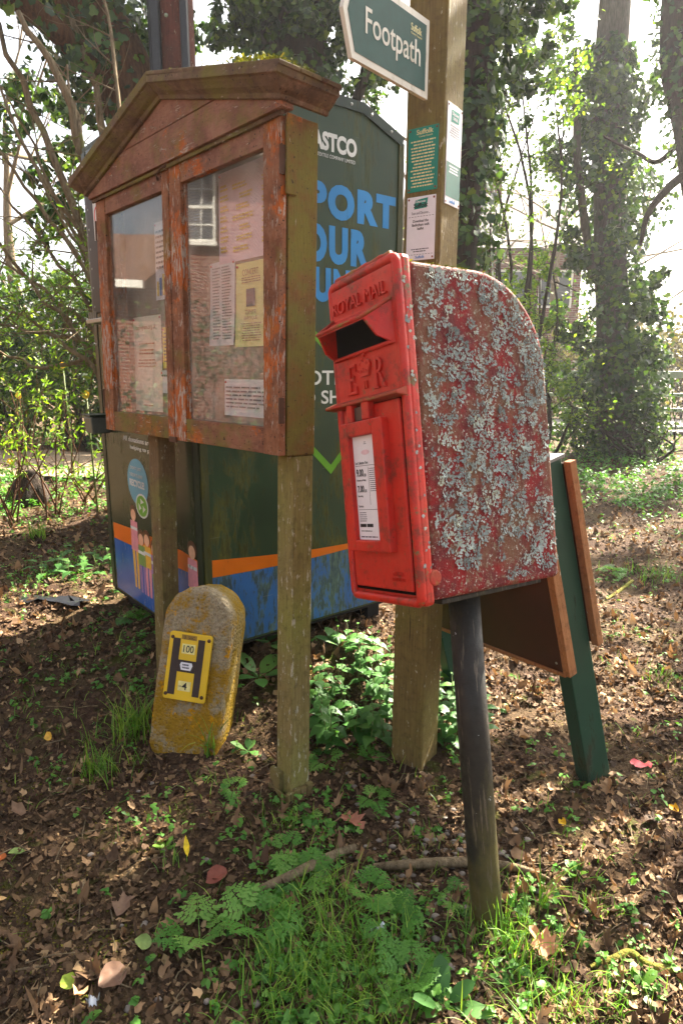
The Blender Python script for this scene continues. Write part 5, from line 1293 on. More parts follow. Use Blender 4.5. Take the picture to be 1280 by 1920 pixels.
# ------------------------------------------------------------------ folding sign board behind the post box
M_GREENLEG = bank_paint('sign_leg_green', (24, 66, 50), .35, .4, 0, (70, 66, 40)); M_PLY = plain('brown_plywood', (62, 26, 15), .5, 0, .25, .2, 6)
M_BATTEN = post_wood('pine_batten', (176, 122, 78), (142, 92, 56), (150, 104, 66), 12, .0)
AM = Matrix.Translation((.932, 2.068, 0)) @ Matrix.Rotation(-.982, 4, 'Z') @ Matrix.Rotation(.238, 4, 'X') @ Matrix.Rotation(-.086, 4, 'Y')
ab = tag(empty('sign_board', mat4=AM), 'leaning brown sign board on dark green legs behind the post box pole', 'sign board')
for x in (-.72, -.055): MB().box(x, x + .055, -.058, .058, -.2, 1.205).build('leg', M_GREENLEG, ab, .004)
box('panel', M_PLY, ab, -.78, .002, -.083, -.072, .50, 1.14, .001); box('panel', M_PLY, ab, -.78, .002, .074, .085, .54, 1.18, .001)
box('batten', M_BATTEN, ab, .003, .030, -.096, -.0595, .50, 1.14, .002); box('batten', M_BATTEN, ab, .003, .030, .0595, .088, .54, 1.19, .002); box('batten', M_BATTEN, ab, -.78, .002, -.088, -.070, .486, .499, .002)
MB().box(-.80, .01, -.065, .065, 1.206, 1.217).build('top_cap', plain('grey_cap', (120, 122, 118), .5), ab, .002)
wb = MB(); wb.tube([(-.20 + .018 * math.cos(a), -.0845, .80 + .018 * math.sin(a)) for a in np.linspace(0, 2 * PI, 20)], .006, 6, cap=False); wb.build('ring_pull', M_CREAM, ab)
for x, z in ((.0, .47), (.0, 1.08), (-.5, .47)): MB().disc_dome((x - .03, -.0835, z + .06), (0, -1, 0), .005, .002).build('screw', M_STEEL, ab)

# ------------------------------------------------------------------ leaf litter and small debris
M_DEAD = leaf_mat('dead_leaf', [(0, (46, 34, 24)), (.3, (84, 64, 47)), (.6, (128, 101, 74)), (.85, (170, 138, 102)), (1, (206, 174, 132))], .15, .75, .25, (1.2, 1.0, .7))
M_BIT = leaf_mat('mulch_bit', [(0, (40, 30, 22)), (.4, (72, 55, 40)), (.8, (114, 91, 66)), (1, (172, 144, 106))], 0, .9, .15)

def ground_pts(n, seed, y0=.95, y1=12, power=1.0, half=.62):
    """points on the ground inside a wedge a little wider than the view"""
    r = np.random.default_rng(seed); t = r.random(n); y = y0 * (y1 / y0) ** (t ** power); x = r.uniform(-1, 1, n) * (y * half + .25)
    k = blocked(x, y); return x[~k], y[~k]

def blocked(x, y):
    """under the textile bank's skids, the marker, posts"""
    c, s = math.cos(.681), math.sin(.681); u = (x + .568) * c + (y - 2.589) * s; v = -(x + .568) * s + (y - 2.589) * c
    b = (u > .12) & (u < .95) & (v > .12) & (v < 1.0)
    b |= (np.abs(x + .58) < .13) & (np.abs(y - 2.30) < .09)
    b |= (x < .2) & (y > 7.55) & (y < 10.0)
    b |= (np.hypot(x - .31, y - 2.22) < .09) | (np.hypot(x + .16, y - 2.03) < .06)
    return b

def gnormal(x, y, e=.03):
    return unit(np.stack([-(hgt(x + e, y) - hgt(x - e, y)) / (2 * e), -(hgt(x, y + e) - hgt(x, y - e)) / (2 * e), np.ones_like(x)], -1))

# how thick the leaf cover lies and how green it is, in ground coordinates
def green_mask(x, y):
    m = np.zeros_like(x)
    for (u, v, ru, w) in GREEN:
        p = gp(u, v); q = ray(u, v); dpt = max(.6, (p[1])); sx = ru * dpt / CAM_F; sy = sx * 1.5
        m = np.maximum(m, w * np.exp(-((x - p[0]) / sx) ** 2 - ((y - p[1]) / sy) ** 2))
    return m
GREEN = [(140, 1060, 110, 1), (240, 1110, 60, .8), (120, 1290, 130, .8), (60, 1320, 70, .7), (250, 1240, 80, .9), (330, 1210, 60, .7), (180, 1200, 90, .6), (400, 1500, 80, .5), (230, 1370, 50, .6), (480, 1400, 50, .5), (650, 1230, 60, .6), (650, 1440, 80, .3),
         (820, 1480, 90, .7), (600, 1540, 90, .6), (300, 1510, 60, .5), (560, 1700, 120, .9), (600, 1850, 160, 1), (740, 1780, 110, .9), (950, 1800, 90, .45), (1050, 1700, 110, .22), (960, 1560, 120, .22), (1180, 1830, 110, .3),
         (1180, 900, 150, 1), (1270, 950, 90, .9), (1140, 1065, 60, .9), (1250, 1080, 70, .6), (1200, 1200, 70, .3), (1060, 1430, 80, .3), (1260, 1420, 70, .4), (1000, 1700, 60, .6), (60, 960, 70, .4), (700, 1500, 60, .5), (900, 1900, 80, .6)]

def litter():
    parts = []; tint = []; r = np.random.default_rng(11); off = 0; Vs, Fs = [], []
    for ti, (tm, n, y0, y1, s0, s1) in enumerate([(T_DEAD[0], 380, .95, 4.5, .025, .06), (T_DEAD[1], 1100, .95, 4.5, .02, .055), (T_DEAD[2], 60, .95, 4.5, .03, .055), (T_DEAD[3], 3600, .95, 4, .015, .045), (T_DEAD[4], 5200, .95, 4.5, .014, .045),
                                                  (T_DEAD[1], 2200, 2.6, 7, .025, .06), (T_DEAD[4], 3600, 2.6, 8, .025, .065), (T_OVAL, 6000, 4.5, 14, .03, .07)]):
        x, y = ground_pts(n, 20 + ti, y0, y1, 1.0)
        bare = .6 * np.clip((.25 - x) * 2, 0, 1) * (y < 2.6) * np.clip((fbm(x * 2.3 + 4, y * 2.3, 3) - .30) * 5, 0, 1)      # fewer leaves here, so the dark soil shows
        keep = r.random(len(x)) > np.maximum(green_mask(x, y) * .75, bare); x, y = x[keep], y[keep]; n = len(x)
        P = np.stack([x, y, hgt(x, y) + r.uniform(.002, .016, n)], -1); N = unit(gnormal(x, y) + r.normal(0, .34, (n, 3)) * np.array([[1, 1, .2]]))
        S = r.uniform(s0, s1, n) * r.uniform(.5, 1.05, n)
        V, F = scatter(tm, P, frames(N, r.uniform(0, 2 * PI, n)), S, bx=r.normal(.7, 1.2, n), by=r.normal(.2, .7, n), fold=r.normal(.1, .45, n), crumple=.28, seed=30 + ti)
        Vs.append(V); Fs.append(F + off); off += len(V); tint.append(np.repeat(np.clip(r.normal(.5, .25, n), 0, 1), len(tm[0])))
    V = np.concatenate(Vs); V[:, 2] = np.maximum(V[:, 2], hgt(V[:, 0], V[:, 1]) - .01)
    tag(link('leaf_litter', arr_mesh('leaf_litter', V, np.concatenate(Fs), np.concatenate(tint)), M_DEAD), 'brown dead leaves scattered over the bare ground', 'leaf litter', kind='stuff')
    # crumbs of broken leaf
    n = 56000; x, y = ground_pts(n, 50, .95, 8, .95); n = len(x)
    P = np.stack([x, y, hgt(x, y) + r.uniform(0, .008, n)], -1); N = unit(gnormal(x, y) + r.normal(0, .5, (n, 3)))
    tm = fan([(-.5, -.3), (.4, -.35), (.5, .3), (-.35, .4)], (0, .02))
    V, F = scatter(tm, P, frames(N, r.uniform(0, 2 * PI, n)), r.gamma(2.2, .0042, n) + .004, crumple=.3, seed=51)
    tag(link('leaf_mulch', arr_mesh('leaf_mulch', V, F, np.repeat(r.random(n), len(tm[0]))), M_BIT), 'fine brown crumbs of broken leaves covering the soil', 'mulch', kind='stuff')
    # twigs and stalks
    m = MB(); rnd = random.Random(5); x, y = ground_pts(900, 60, .95, 5)
    for a, b in zip(x, y):
        L = rnd.uniform(.02, .12); an = rnd.uniform(0, 2 * PI); z = float(hgt(a, b)) + .006; d = Vector((math.cos(an), math.sin(an), rnd.gauss(0, .12))) * L
        m.tube([(a, b, z), (a + d.x * .5 + rnd.gauss(0, .004), b + d.y * .5 + rnd.gauss(0, .004), z + d.z * .5 + .004), (a + d.x, b + d.y, z + d.z)], [rnd.uniform(.0008, .0022)] * 3, 4, cap=False)
    tag(m.build('twig_litter', M_BARK_PALE), 'thin twigs and stalks lying among the dead leaves', 'twigs', kind='stuff')
    # pebbles near the pole
    m = MB(); rnd = random.Random(6)
    for i in range(170):
        u, v = (rnd.gauss(840, 90), rnd.gauss(1600, 50)) if i < 120 else (rnd.uniform(100, 1250), rnd.uniform(1450, 1900)); p = gp(u, v); s = rnd.uniform(.004, .011); b = len(m.v); k = 7
        for hh, rr_ in ((-.3, .7), (.1, 1.0), (.55, .7)):
            for j in range(k):
                a = 2 * PI * j / k + rnd.gauss(0, .12); q = s * rr_ * rnd.uniform(.85, 1.15); m.v.append((p[0] + q * math.cos(a) * 1.25, p[1] + q * math.sin(a), p[2] + .003 + hh * s * .9))
        m.v.append((p[0], p[1], p[2] + .003 + s * .75))
        for l in (0, 1):
            for j in range(k): m.f.append((b + l * k + j, b + l * k + (j + 1) % k, b + (l + 1) * k + (j + 1) % k, b + (l + 1) * k + j)); m.sm.append(True)
        for j in range(k): m.f.append((b + 2 * k + j, b + 2 * k + (j + 1) % k, b + 3 * k)); m.sm.append(True)
    tag(m.build('pebbles', plain('pebble_grey', (128, 118, 108), .8, 0, .3, .35, 60)), 'small grey pebbles sunk in the soil around the pole', 'pebbles', kind='stuff')
litter()

# ------------------------------------------------------------------ green plants
M_GRASS = leaf_mat('grass_blade', [(0, (66, 104, 30)), (.5, (98, 144, 44)), (1, (154, 178, 70))], .4, .4, .4)
M_PARSLEY = leaf_mat('cow_parsley', [(0, (58, 104, 38)), (.5, (88, 140, 54)), (1, (126, 166, 76))], .4, .5, .35)
M_NETTLE = leaf_mat('nettle_leaf', [(0, (46, 86, 36)), (.5, (70, 118, 50)), (1, (114, 154, 70))], .35, .5, .4)
M_STEM = plain('green_stem', (96, 110, 56), .7)

def grass_arrays(n, h, spread, seed, lean=.5):
    r = np.random.default_rng(seed); seg = 5; V = np.zeros((n, (seg + 1) * 2, 3)); a = r.uniform(0, 2 * PI, n); hh = h * r.uniform(.45, 1.1, n); le = lean * r.uniform(.3, 1.5, n)
    bx, by = r.normal(0, spread, n), r.normal(0, spread, n); w = r.uniform(.0012, .0026, n) * (.6 + h * 3)
    for i in range(seg + 1):
        t = i / seg; out = le * hh * t ** 1.8; z = hh * (t - .32 * le * t ** 2.6)
        cx, cy_ = bx + np.cos(a) * out, by + np.sin(a) * out; ww = w * (1 - t ** 1.6) + .0002
        for s_, j in ((-1, 0), (1, 1)): V[:, i * 2 + j] = np.stack([cx - np.sin(a) * ww * s_, cy_ + np.cos(a) * ww * s_, z - .006], -1)
    F = np.array([q for i in range(seg) for q in ((2 * i, 2 * i + 1, 2 * i + 3), (2 * i, 2 * i + 3, 2 * i + 2))])
    F = (F[None] + (np.arange(n) * (seg + 1) * 2)[:, None, None]).reshape(-1, 3)
    return V.reshape(-1, 3), F, np.repeat(r.random(n), (seg + 1) * 2)

def tuft(label, u, v, n, h, spread, seed, lean=.6):
    p = gp(u, v); V, F, T = grass_arrays(n, h, spread, seed, lean)
    V[:, 2] += hgt(V[:, 0] + p[0], V[:, 1] + p[1]) - p[2]
    wide = spread >= .045; nm = 'grass_patch' if wide else 'grass_tuft'
    o = link(nm, arr_mesh(nm, V, F, T), M_GRASS); o.location = p
    return tag(o, label, 'grass', 'tufts of grass', 'stuff' if wide else None)
for i, (u, v, n, h, s, lb) in enumerate([(245, 1375, 130, .17, .045, 'grass tuft growing against the left foot of the hydrant marker'), (185, 1450, 110, .13, .05, 'grass tuft on bare soil left of the hydrant marker foot'), (395, 1415, 22, .20, .012, 'few tall grass blades in front of the hydrant marker'),
        (330, 1590 + 30, 12, .05, .02, 'tiny grass tuft beside the small rosette'), (540, 1850, 320, .10, .085, 'wide grass tuft at the bottom edge'), (640, 1810, 360, .10, .09, 'thick grass between the cow parsley plants'), (700, 1890, 300, .09, .08, 'grass patch at the bottom edge left of the pole'),
        (960, 1770, 150, .12, .05, 'grass tuft against the right foot of the post box pole'), (1010, 1880, 120, .09, .06, 'sunlit grass tuft at the bottom edge right of the pole'), (890, 1760, 60, .09, .04, 'short grass around the left foot of the pole'),
        (600, 1690, 140, .10, .07, 'grass beside the short fallen stick'), (1110, 1690, 60, .06, .05, 'small grass tuft on sunlit soil right of the pole'), (780, 1600, 60, .06, .06, 'short grass behind the long fallen branch'), (1120, 1890, 90, .07, .06, 'short sunlit grass at the bottom right'),
        (530, 1550, 70, .07, .05, 'grass tuft in the thin streak of sun'), (1240, 1270, 60, .07, .05, 'sunlit grass tuft at the right edge beyond the sign board'), (1010, 1700, 14, .16, .008, 'single upright blades catching the sun right of the pole'),
        (30, 950, 70, .25, .05, 'long grass at the left edge by the path'), (70, 1010, 60, .22, .04, 'grass clump under the young shrub'), (1220, 1080, 120, .12, .12, 'bright grass patch in the sunlit wood floor')]):
    tuft(lb, u, v, n, h, s, 300 + i)

def parsley_leaf():
    """one ferny leaf, length 1 along Y, as arrays"""
    V, F = [], []
    def leaflet(p, ang, L):
        b = len(V); ca, sa = math.cos(ang), math.sin(ang)
        for x, y in ((0, 0), (.28, .3), (.18, .5), (.25, .7), (0, 1), (-.25, .7), (-.18, .5), (-.28, .3)):
            V.append((p[0] + (x * ca - y * sa) * L, p[1] + (x * sa + y * ca) * L, p[2] - .25 * (y * L) ** 2 * 4))
        F.extend([(b, b + 1, b + 2), (b, b + 2, b + 3), (b, b + 3, b + 4), (b, b + 4, b + 5), (b, b + 5, b + 6), (b, b + 6, b + 7)])
    def pinna(p, ang, L):
        d = (-math.sin(ang), math.cos(ang))
        for k, f in enumerate((.12, .3, .48, .66)):
            q = (p[0] + d[0] * L * f, p[1] + d[1] * L * f, p[2])
            for s in (-1, 1): leaflet(q, ang + s * .95, L * .42 * (1 - f * .65))
        leaflet((p[0] + d[0] * L * .7, p[1] + d[1] * L * .7, p[2]), ang, L * .36)
        b = len(V); V.extend([(p[0] - d[1] * .006, p[1] + d[0] * .006, p[2]), (p[0] + d[1] * .006, p[1] - d[0] * .006, p[2]), (p[0] + d[0] * L * .75, p[1] + d[1] * L * .75, p[2])]); F.append((b, b + 1, b + 2))
    for f, L in ((.36, .44), (.56, .34), (.73, .25), (.86, .16)):
        for s in (-1, 1): pinna((0, f, 0), s * 1.05, L)
    pinna((0, .86, 0), 0, .18)
    b = len(V); V.extend([(-.008, 0, 0), (.008, 0, 0), (.005, .9, 0), (-.005, .9, 0)]); F.extend([(b, b + 1, b + 2), (b, b + 2, b + 3)])
    return np.array(V), np.array(F)
T_PARS = parsley_leaf()
def arch(tm, az, el, S, bend):
    """a leaf rising from the origin at elevation el towards azimuth az and arching down"""
    V, F = tm; y = V[:, 1]; x = V[:, 0]
    hor = (y * math.cos(el)) * S; z = (y * math.sin(el) - bend * y ** 2 + V[:, 2]) * S
    return np.stack([hor * math.cos(az) - x * S * math.sin(az), hor * math.sin(az) + x * S * math.cos(az), z], -1), F
def rosette(name, label, cat, group, tm, mt, u, v, n, S, seed, el=(.5, 1.1), bend=.5):
    p = gp(u, v); r = random.Random(seed); Vs, Fs, Ts = [], [], []; off = 0; a0 = r.uniform(0, 6)
    for i in range(n):
        V, F = arch(tm, a0 + 2 * PI * i / n + r.gauss(0, .3), r.uniform(*el), S * r.uniform(.65, 1.1), bend * r.uniform(.6, 1.3))
        V[:, 2] = np.maximum(V[:, 2], hgt(V[:, 0] + p[0], V[:, 1] + p[1]) - p[2] + .004)
        Vs.append(V); Fs.append(F + off); off += len(V); Ts.append(np.full(len(V), min(1, max(0, r.gauss(.5, .32)))))
    o = link(name, arr_mesh(name, np.concatenate(Vs), np.concatenate(Fs), np.concatenate(Ts)), mt); o.location = p
    return tag(o, label, cat, group)
for i, (u, v, n, S, lb) in enumerate([(375, 1765, 5, .16, 'cow parsley with leaves spread over bare soil, furthest left of its kind'), (480, 1745, 6, .19, 'cow parsley at the left edge of the grass patch'), (575, 1650, 6, .14, 'cow parsley growing by the short fallen stick'),
        (735, 1745, 6, .15, 'cow parsley with a white feather fallen on it'), (770, 1845, 6, .15, 'cow parsley at the bottom edge left of the pole foot'), (690, 1680, 5, .12, 'cow parsley in front of the long fallen branch'),
        (540, 1600, 4, .12, 'cow parsley in the thin streak of sun'), (850, 1690, 4, .10, 'small cow parsley close to the pole'), (610, 1430, 4, .13, 'cow parsley right of the notice board post foot'), (700, 1430, 5, .12, 'cow parsley in front of the nettles'), (240, 1110, 6, .18, 'cow parsley under the left corner of the textile bank'),
        (260, 1165, 5, .15, 'cow parsley beside the hidden notice board post'), (570, 1480 + 50, 4, .09, 'little cow parsley at the notice board post foot'), (440, 1480, 5, .10, 'small cow parsley in front of the hydrant marker'), (700, 1500, 5, .10, 'small cow parsley before the footpath post'), (1150, 1075, 7, .18, 'sunlit cow parsley on the wood floor at the right')]):
    rosette('cow_parsley', lb, 'plant', 'cow parsley plants', T_PARS, M_PARSLEY, u, v, n, S, 400 + i)
T_DOCK = ringed(mirror([(0, 0), (.04, .2), (.13, .32), (.17, .55), (.12, .82), (0, 1.0)]), (0, .5))
for i, (u, v, n, S, lb) in enumerate([(310, 1592, 8, .055, 'small light green seedling rosette on bare soil'), (1195, 1855, 7, .075, 'bright green seedling rosette at the bottom right'), (1075, 1640, 7, .06, 'pale leafy seedling right of the long branch'), (485, 1260, 8, .22, 'broad dock leaves behind the hydrant marker'), (500, 1210, 7, .2, 'dock leaves below the blue base of the textile bank'),
        (465, 1410, 5, .10, 'oval green leaves beside the hydrant marker right foot'), (640, 1215, 8, .17, 'dock leaves in front of the textile bank gap'), (830, 1890, 6, .13, 'broad dark leaves at the bottom edge under the pole')]):
    rosette('leafy_rosette', lb, 'plant', 'leafy rosettes', T_DOCK, M_NETTLE if i > 2 else M_GRASS, u, v, n, S, 440 + i, (.35, .9), .35)

def nettles(label, spots, seed, hmin, hmax):
    p0 = gp(*spots[0][:2]); r = tag(empty('nettle_clump', tuple(p0)), label, 'nettles'); rnd = random.Random(seed); m = MB(); P, N, S, D = [], [], [], []
    Vs, Fs, Ts = [], [], []; off = 0
    for (u, v, k, sp) in spots:
        c = gp(u, v)
        for _ in range(k):
            x, y = c[0] + rnd.gauss(0, sp), c[1] + rnd.gauss(0, sp); b = np.array([x, y, float(hgt(x, y))]) - p0; h = rnd.uniform(hmin, hmax); lean = (rnd.gauss(0, .10), rnd.gauss(0, .10))
            top = b + np.array([lean[0] * h, lean[1] * h, h]); m.tube([tuple(b), tuple((b + top) / 2 + np.array([rnd.gauss(0, .006), 0, 0])), tuple(top)], [.0026, .0022, .0012], 5)
            nodes = int(h / .042); a = rnd.uniform(0, PI)
            for q in range(1, nodes + 1):
                f = q / nodes; pos = b + (top - b) * f; L = (.026 + .038 * math.sin(PI * min(1, f * .8 + .15))) * rnd.uniform(.8, 1.15) * (1.0 if f < .9 else .6)
                for s in (0, PI):
                    V, F = arch(T_NETTLE, a + s + rnd.gauss(0, .2), rnd.uniform(.0, .55) + (.5 if f > .9 else 0), L, rnd.uniform(.3, .8)); V = V + pos
                    Vs.append(V); Fs.append(F + off); off += len(V); Ts.append(np.full(len(V), min(1, max(0, rnd.gauss(.3 + .35 * f, .15)))))
                a += PI / 2
    tag(m.build('stems', M_STEM, r), kind='stuff'); tag(link('leaves', arr_mesh('leaves', np.concatenate(Vs), np.concatenate(Fs), np.concatenate(Ts)), M_NETTLE, r), kind='stuff')
nettles('thick nettle clump between the notice board post and the footpath post', [(655, 1345, 16, .11), (620, 1310, 12, .09), (695, 1390, 10, .06), (700, 1290, 10, .09), (610, 1385, 6, .05), (660, 1255, 10, .11)], 501, .07, .19)
nettles('nettle clump behind the post box pole right of the footpath post', [(845, 1400, 8, .04), (838, 1340, 8, .06), (850, 1290, 5, .05)], 502, .12, .27)
nettles('short nettles at the far left by the leaf litter', [(150, 1075, 14, .12), (100, 1065, 10, .12), (190, 1060, 10, .08)], 503, .06, .15)

def ground_cover():
    """low seedlings too many to count: small three- and five-leaf sprigs"""
    r = np.random.default_rng(71); n = 34000; x, y = ground_pts(n, 72, .95, 13, .75); g = green_mask(x, y); pat = fbm(x * 4 + 7, y * 4, 3)
    keep = r.random(len(x)) < np.clip(g * .55 * np.clip((pat - .33) * 4, 0, 1) + .012, 0, 1) + .38 * sstep(4.5, 7.5, y) * (x > .9) * (pat > .47) + .5 * sstep(4.5, 6.5, y) * (x < -.8) * (pat > .45); x, y = x[keep], y[keep]; n = len(x)
    Vs, Fs, Ts = [], [], []; off = 0
    for k in range(5):
        a = r.uniform(0, 2 * PI, n); sc_ = 1 + 1.6 * sstep(4, 8, y)
        h = r.uniform(.004, .035, n) * sc_ * (1 + sstep(4, 8, y)); d = r.uniform(.003, .016, n) * sc_
        P = np.stack([x + np.cos(a) * d, y + np.sin(a) * d, hgt(x, y) + h], -1); N = unit(np.stack([np.cos(a) * .4, np.sin(a) * .4, np.ones(n)], -1) + r.normal(0, .25, (n, 3)))
        V, F = scatter(T_OVAL if k % 2 else T_IVY, P, frames(N, r.uniform(0, 2 * PI, n)), r.uniform(.008, .023, n) * sc_, by=-.3, fold=.25, seed=73 + k)
        Vs.append(V); Fs.append(F + off); off += len(V); Ts.append(np.repeat(np.clip(r.normal(.5, .22, n), 0, 1), len((T_OVAL if k % 2 else T_IVY)[0])))
    tag(link('ground_cover', arr_mesh('ground_cover', np.concatenate(Vs), np.concatenate(Fs), np.concatenate(Ts)), M_PARSLEY), 'low green seedlings and creeping weeds patching the soil', 'weeds', kind='stuff')
    x, y = ground_pts(5200, 75, .95, 10, .9); g = green_mask(x, y); keep = r.random(len(x)) < g * .7 + .02; x, y = x[keep], y[keep]
    V, F, T = grass_arrays(len(x) * 3, .06, 0, 76, .8); k = len(V) // (len(x) * 3); X = np.repeat(np.repeat(x, 3) + r.normal(0, .012, len(x) * 3), k); Y = np.repeat(np.repeat(y, 3) + r.normal(0, .012, len(x) * 3), k)
    V[:, 0] += X; V[:, 1] += Y; V[:, 2] += hgt(V[:, 0], V[:, 1])
    tag(link('thin_grass', arr_mesh('thin_grass', V, F, T), M_GRASS), 'thin short grass growing through the weeds', 'grass', kind='stuff')
    n = 9000; x, y = ground_pts(n, 78, .95, 5, 1); pat = fbm(x * 5 + 3, y * 5 + 8, 3); keep = (pat > .60); x, y = x[keep], y[keep]; n = len(x)
    P = np.stack([np.repeat(x, 4) + r.normal(0, .012, n * 4), np.repeat(y, 4) + r.normal(0, .012, n * 4), np.zeros(n * 4)], -1); P[:, 2] = hgt(P[:, 0], P[:, 1]) + r.uniform(0, .006, n * 4)
    tag(leaf_object('ground_moss', M_MOSS, None, T_KITE, P, np.tile([[0, 0, 1.]], (n * 4, 1)), .009 * r.uniform(.5, 1.4, n * 4), seed=79, jitter=.7), 'yellow-green moss growing on the bare soil', 'moss', kind='stuff')
ground_cover()

# ------------------------------------------------------------------ single fallen leaves, sticks and scraps
def leaf_colour(name, rgb): return plain(name, rgb, .6, 0, .3, .2, 60)
def fallen(label, tm, rgb, u, v, L, az, tilt, seed, curl=.35, name='fallen_leaf'):
    p = gp(u, v); r = np.random.default_rng(seed); n = unit(np.array([[r.normal(0, tilt), r.normal(0, tilt) - tilt, 1.]]))
    V, F = scatter(tm, np.zeros((1, 3)), frames(n, np.array([az])), np.array([L]), bx=curl * 2.2, by=curl * .9, fold=.3, crumple=.13, seed=seed)
    V[:, 2] += .012 - min(0, V[:, 2].min()) * .6
    o = link(name, arr_mesh(name, V, F), leaf_colour('fallen_leaf_colour', rgb)); o.location = p
    return tag(o, label, 'leaf', 'single fallen leaves')
for i, a in enumerate([('round glossy red-brown leaf lying beside the cow parsley', T_DEAD[1], (126, 68, 52), 425, 1640, .065, 2.6, .5), ('narrow bright yellow leaf on the dark soil', T_DEAD[3], (222, 190, 40), 352, 1613, .06, 1.9, .2), ('pale brown lobed oak leaf in the sun right of the pole', T_DEAD[0], (196, 138, 100), 1040, 1810, .09, .4, .3),
        ('small yellow leaf on sunlit soil behind the pole', T_DEAD[1], (226, 180, 30), 1057, 1555, .03, 1., .3), ('lime green leaf fallen near the lower left', T_DEAD[1], (150, 170, 60), 142, 1858, .045, 2., .3), ('pale green leaf lying on dark soil left of the cow parsley', T_DEAD[1], (140, 160, 90), 285, 1777, .045, 1.1, .3),
        ('dull green leaf among brown ones at the left', T_DEAD[1], (120, 140, 76), 48, 1602, .05, 4., .2), ('orange-brown leaf at the left edge', T_DEAD[1], (172, 96, 48), 14, 1612, .04, 2.2, .3), ('large grey-brown curled leaf on bare soil at the lower left', T_DEAD[4], (116, 90, 70), 220, 1725, .075, 1.3, .25),
        ('big crumpled brown leaf near the bottom left', T_DEAD[1], (112, 84, 66), 235, 1820, .075, 1.9, .3), ('curled brown leaf at the upper left of the bare soil', T_DEAD[4], (124, 98, 78), 50, 1530, .07, .6, .3), ('pinkish brown lobed leaf in front of the nettles', T_DEAD[0], (164, 108, 84), 640, 1535, .09, 2.8, .3),
        ('pale straw-coloured leaf on the left bare soil', T_DEAD[3], (200, 160, 104), 15, 1690, .05, 1.5, .2), ('reddish leaf caught in the light at the post foot', T_DEAD[4], (196, 96, 54), 562, 1492, .05, .3, .5), ('yellow leaf lying left of the hydrant marker', T_DEAD[1], (206, 160, 60), 95, 1390, .04, 1.2, .3), ('small yellow leaf at the right edge in the sun', T_DEAD[1], (216, 170, 40), 1270, 1528, .035, 2.2, .3)]):
    fallen(*a, 600 + i)

def stick(label, pts, rad, mt, seed, name='fallen_branch', lift=.6):
    P = [gp(u, v) for u, v in pts]; b = P[0]; rel = [tuple(q - b + np.array([0, 0, rad[k] * lift])) for k, q in enumerate(P)]
    r = tag(empty(name, tuple(b)), label, 'branch'); trunk('stem', mt, r, rel, rad, k=8, seg=22, amp=.14, seed=seed); return r
stick('long bare fallen branch lying behind the pole', [(700, 1634), (760, 1632), (850, 1628), (930, 1632), (985, 1640), (1030, 1652)], [.010, .013, .014, .013, .010, .004], M_BARK_PALE, 1, lift=1.6)
stick('short fallen stick under the grass left of the pole', [(440, 1705), (490, 1678), (545, 1655), (610, 1622), (665, 1598)], [.008, .012, .014, .014, .011], M_BARK_PALE, 2, lift=1.7)
M_MOSSY = bark_mat('mossy_bark', (150, 140, 62), (104, 104, 44), (128, 132, 44), .8)
stick('moss-covered crooked stick at the bottom right', [(1105, 1815), (1150, 1800), (1180, 1790), (1215, 1812), (1262, 1822), (1300, 1826)], [.005, .008, .009, .008, .008, .007], M_MOSSY, 3)
stick('mossy stick lying on the sunlit wood floor at the right', [(1135, 1125), (1160, 1110), (1185, 1090)], [.008, .012, .010], M_MOSSY, 4)
stick('thin brown twig standing at the bottom edge under the pole', [(882, 1895), (895, 1870), (912, 1832)], [.004, .004, .003], M_BARK_DARK, 5)
stick('straight twig across the soil at the lower left', [(15, 1823), (60, 1816), (100, 1808)], [.003, .0035, .002], M_BARK_PALE, 6)
def stump():
    p = gp(60, 945); r = tag(empty('tree_stump', tuple(p)), 'gnarled leaf-covered stump under the young shrubs at the left', 'stump')
    trunk('stump', M_BARK_DARK, r, [(0, 0, -.1), (.02, 0, .12), (.05, 0, .24), (.1, .02, .30)], [.19, .15, .10, .04], amp=.4, seed=4, k=20, seg=14)
stump()
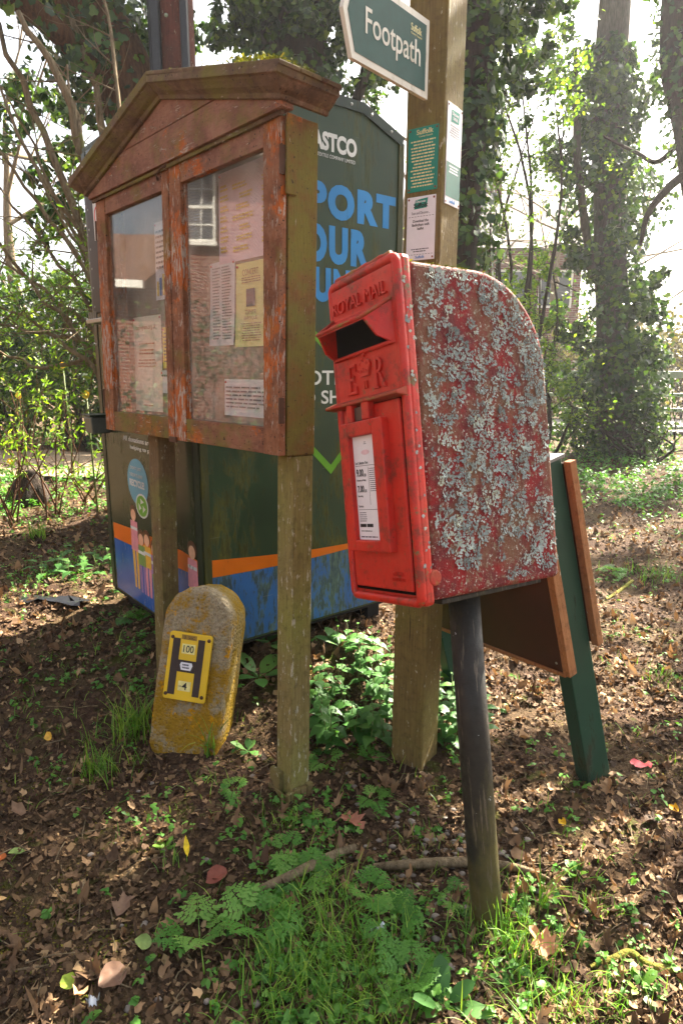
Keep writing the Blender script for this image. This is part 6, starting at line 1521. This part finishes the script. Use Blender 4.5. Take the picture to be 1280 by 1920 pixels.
def scrap(name, label, cat, rgb, u, v, L, w, seed, rough=.5):
    p = gp(u, v); r = np.random.default_rng(seed); n = 7; V = []
    for i in range(n):
        for j in range(4): V.append(((i / (n - 1) - .5) * L + r.normal(0, L * .04), (j / 3 - .5) * w + r.normal(0, w * .12), .012 + abs(r.normal(0, .012))))
    F = [(i * 4 + j, (i + 1) * 4 + j, (i + 1) * 4 + j + 1, i * 4 + j + 1) for i in range(n - 1) for j in range(3)]
    o = link(name, arr_mesh(name, V, F, smooth=True), plain(name + '_colour', rgb, rough)); o.location = p; o.rotation_euler = (0, 0, r.uniform(-.4, .4)); return tag(o, label, cat)
scrap('red_wrapper', 'scrap of red wrapper on the leaf litter right of the sign board leg', 'litter', (206, 74, 80), 1200, 1440, .07, .03, 1)
scrap('black_plastic_scrap', 'torn black plastic scrap on the leaf litter at the left', 'litter', (26, 26, 30), 105, 1132, .36, .10, 2, .35)
scrap('white_feather', 'small white feather lying on green cow parsley', 'feather', (220, 226, 230), 708, 1752, .035, .012, 3)
scrap('white_scrap', 'tiny white scrap on the soil at the bottom left', 'litter', (214, 216, 220), 176, 1890, .025, .016, 4)

def daffodil(u, v, d, label, seed):
    p = at(u, v, d); g = float(hgt(p[0], p[1])); r = tag(empty('yellow_flower', (p[0], p[1], g)), label, 'flower', 'yellow flowers by the hedge'); h = p[2] - g
    MB().tube([(0, .05, 0), (0, .02, h * .6), (0, 0, h)], .008, 5).build('stalk', M_STEM, r)
    m = MB(); yl = plain('flower_yellow', (244, 214, 70), .5)
    for k in range(6):
        a = PI * k / 3 + seed; c = Vector((math.cos(a) * .03, -.01, h + math.sin(a) * .03)); m.add([(0, 0, h), (c.x - math.sin(a) * .02, -.012, c.z + math.cos(a) * .02), (c.x * 1.1, -.005, h + (c.z - h) * 1.1), (c.x + math.sin(a) * .02, -.012, c.z - math.cos(a) * .02)], [(0, 1, 2, 3)])
    m.build('petals', yl, r); MB().tube([(0, -.01, h), (0, -.05, h)], [.012, .018], 10).build('trumpet', yl, r)
for i, (u, v, d, lb) in enumerate([(162, 740, 5.6, 'largest yellow flower, beside the left edge of the textile bank'), (118, 685, 7, 'yellow flower among the arching branches'), (36, 742, 7, 'yellow flower near the left edge above the path'), (20, 865, 7, 'low yellow flower by the left edge of the path')]): daffodil(u, v, d, lb, i)
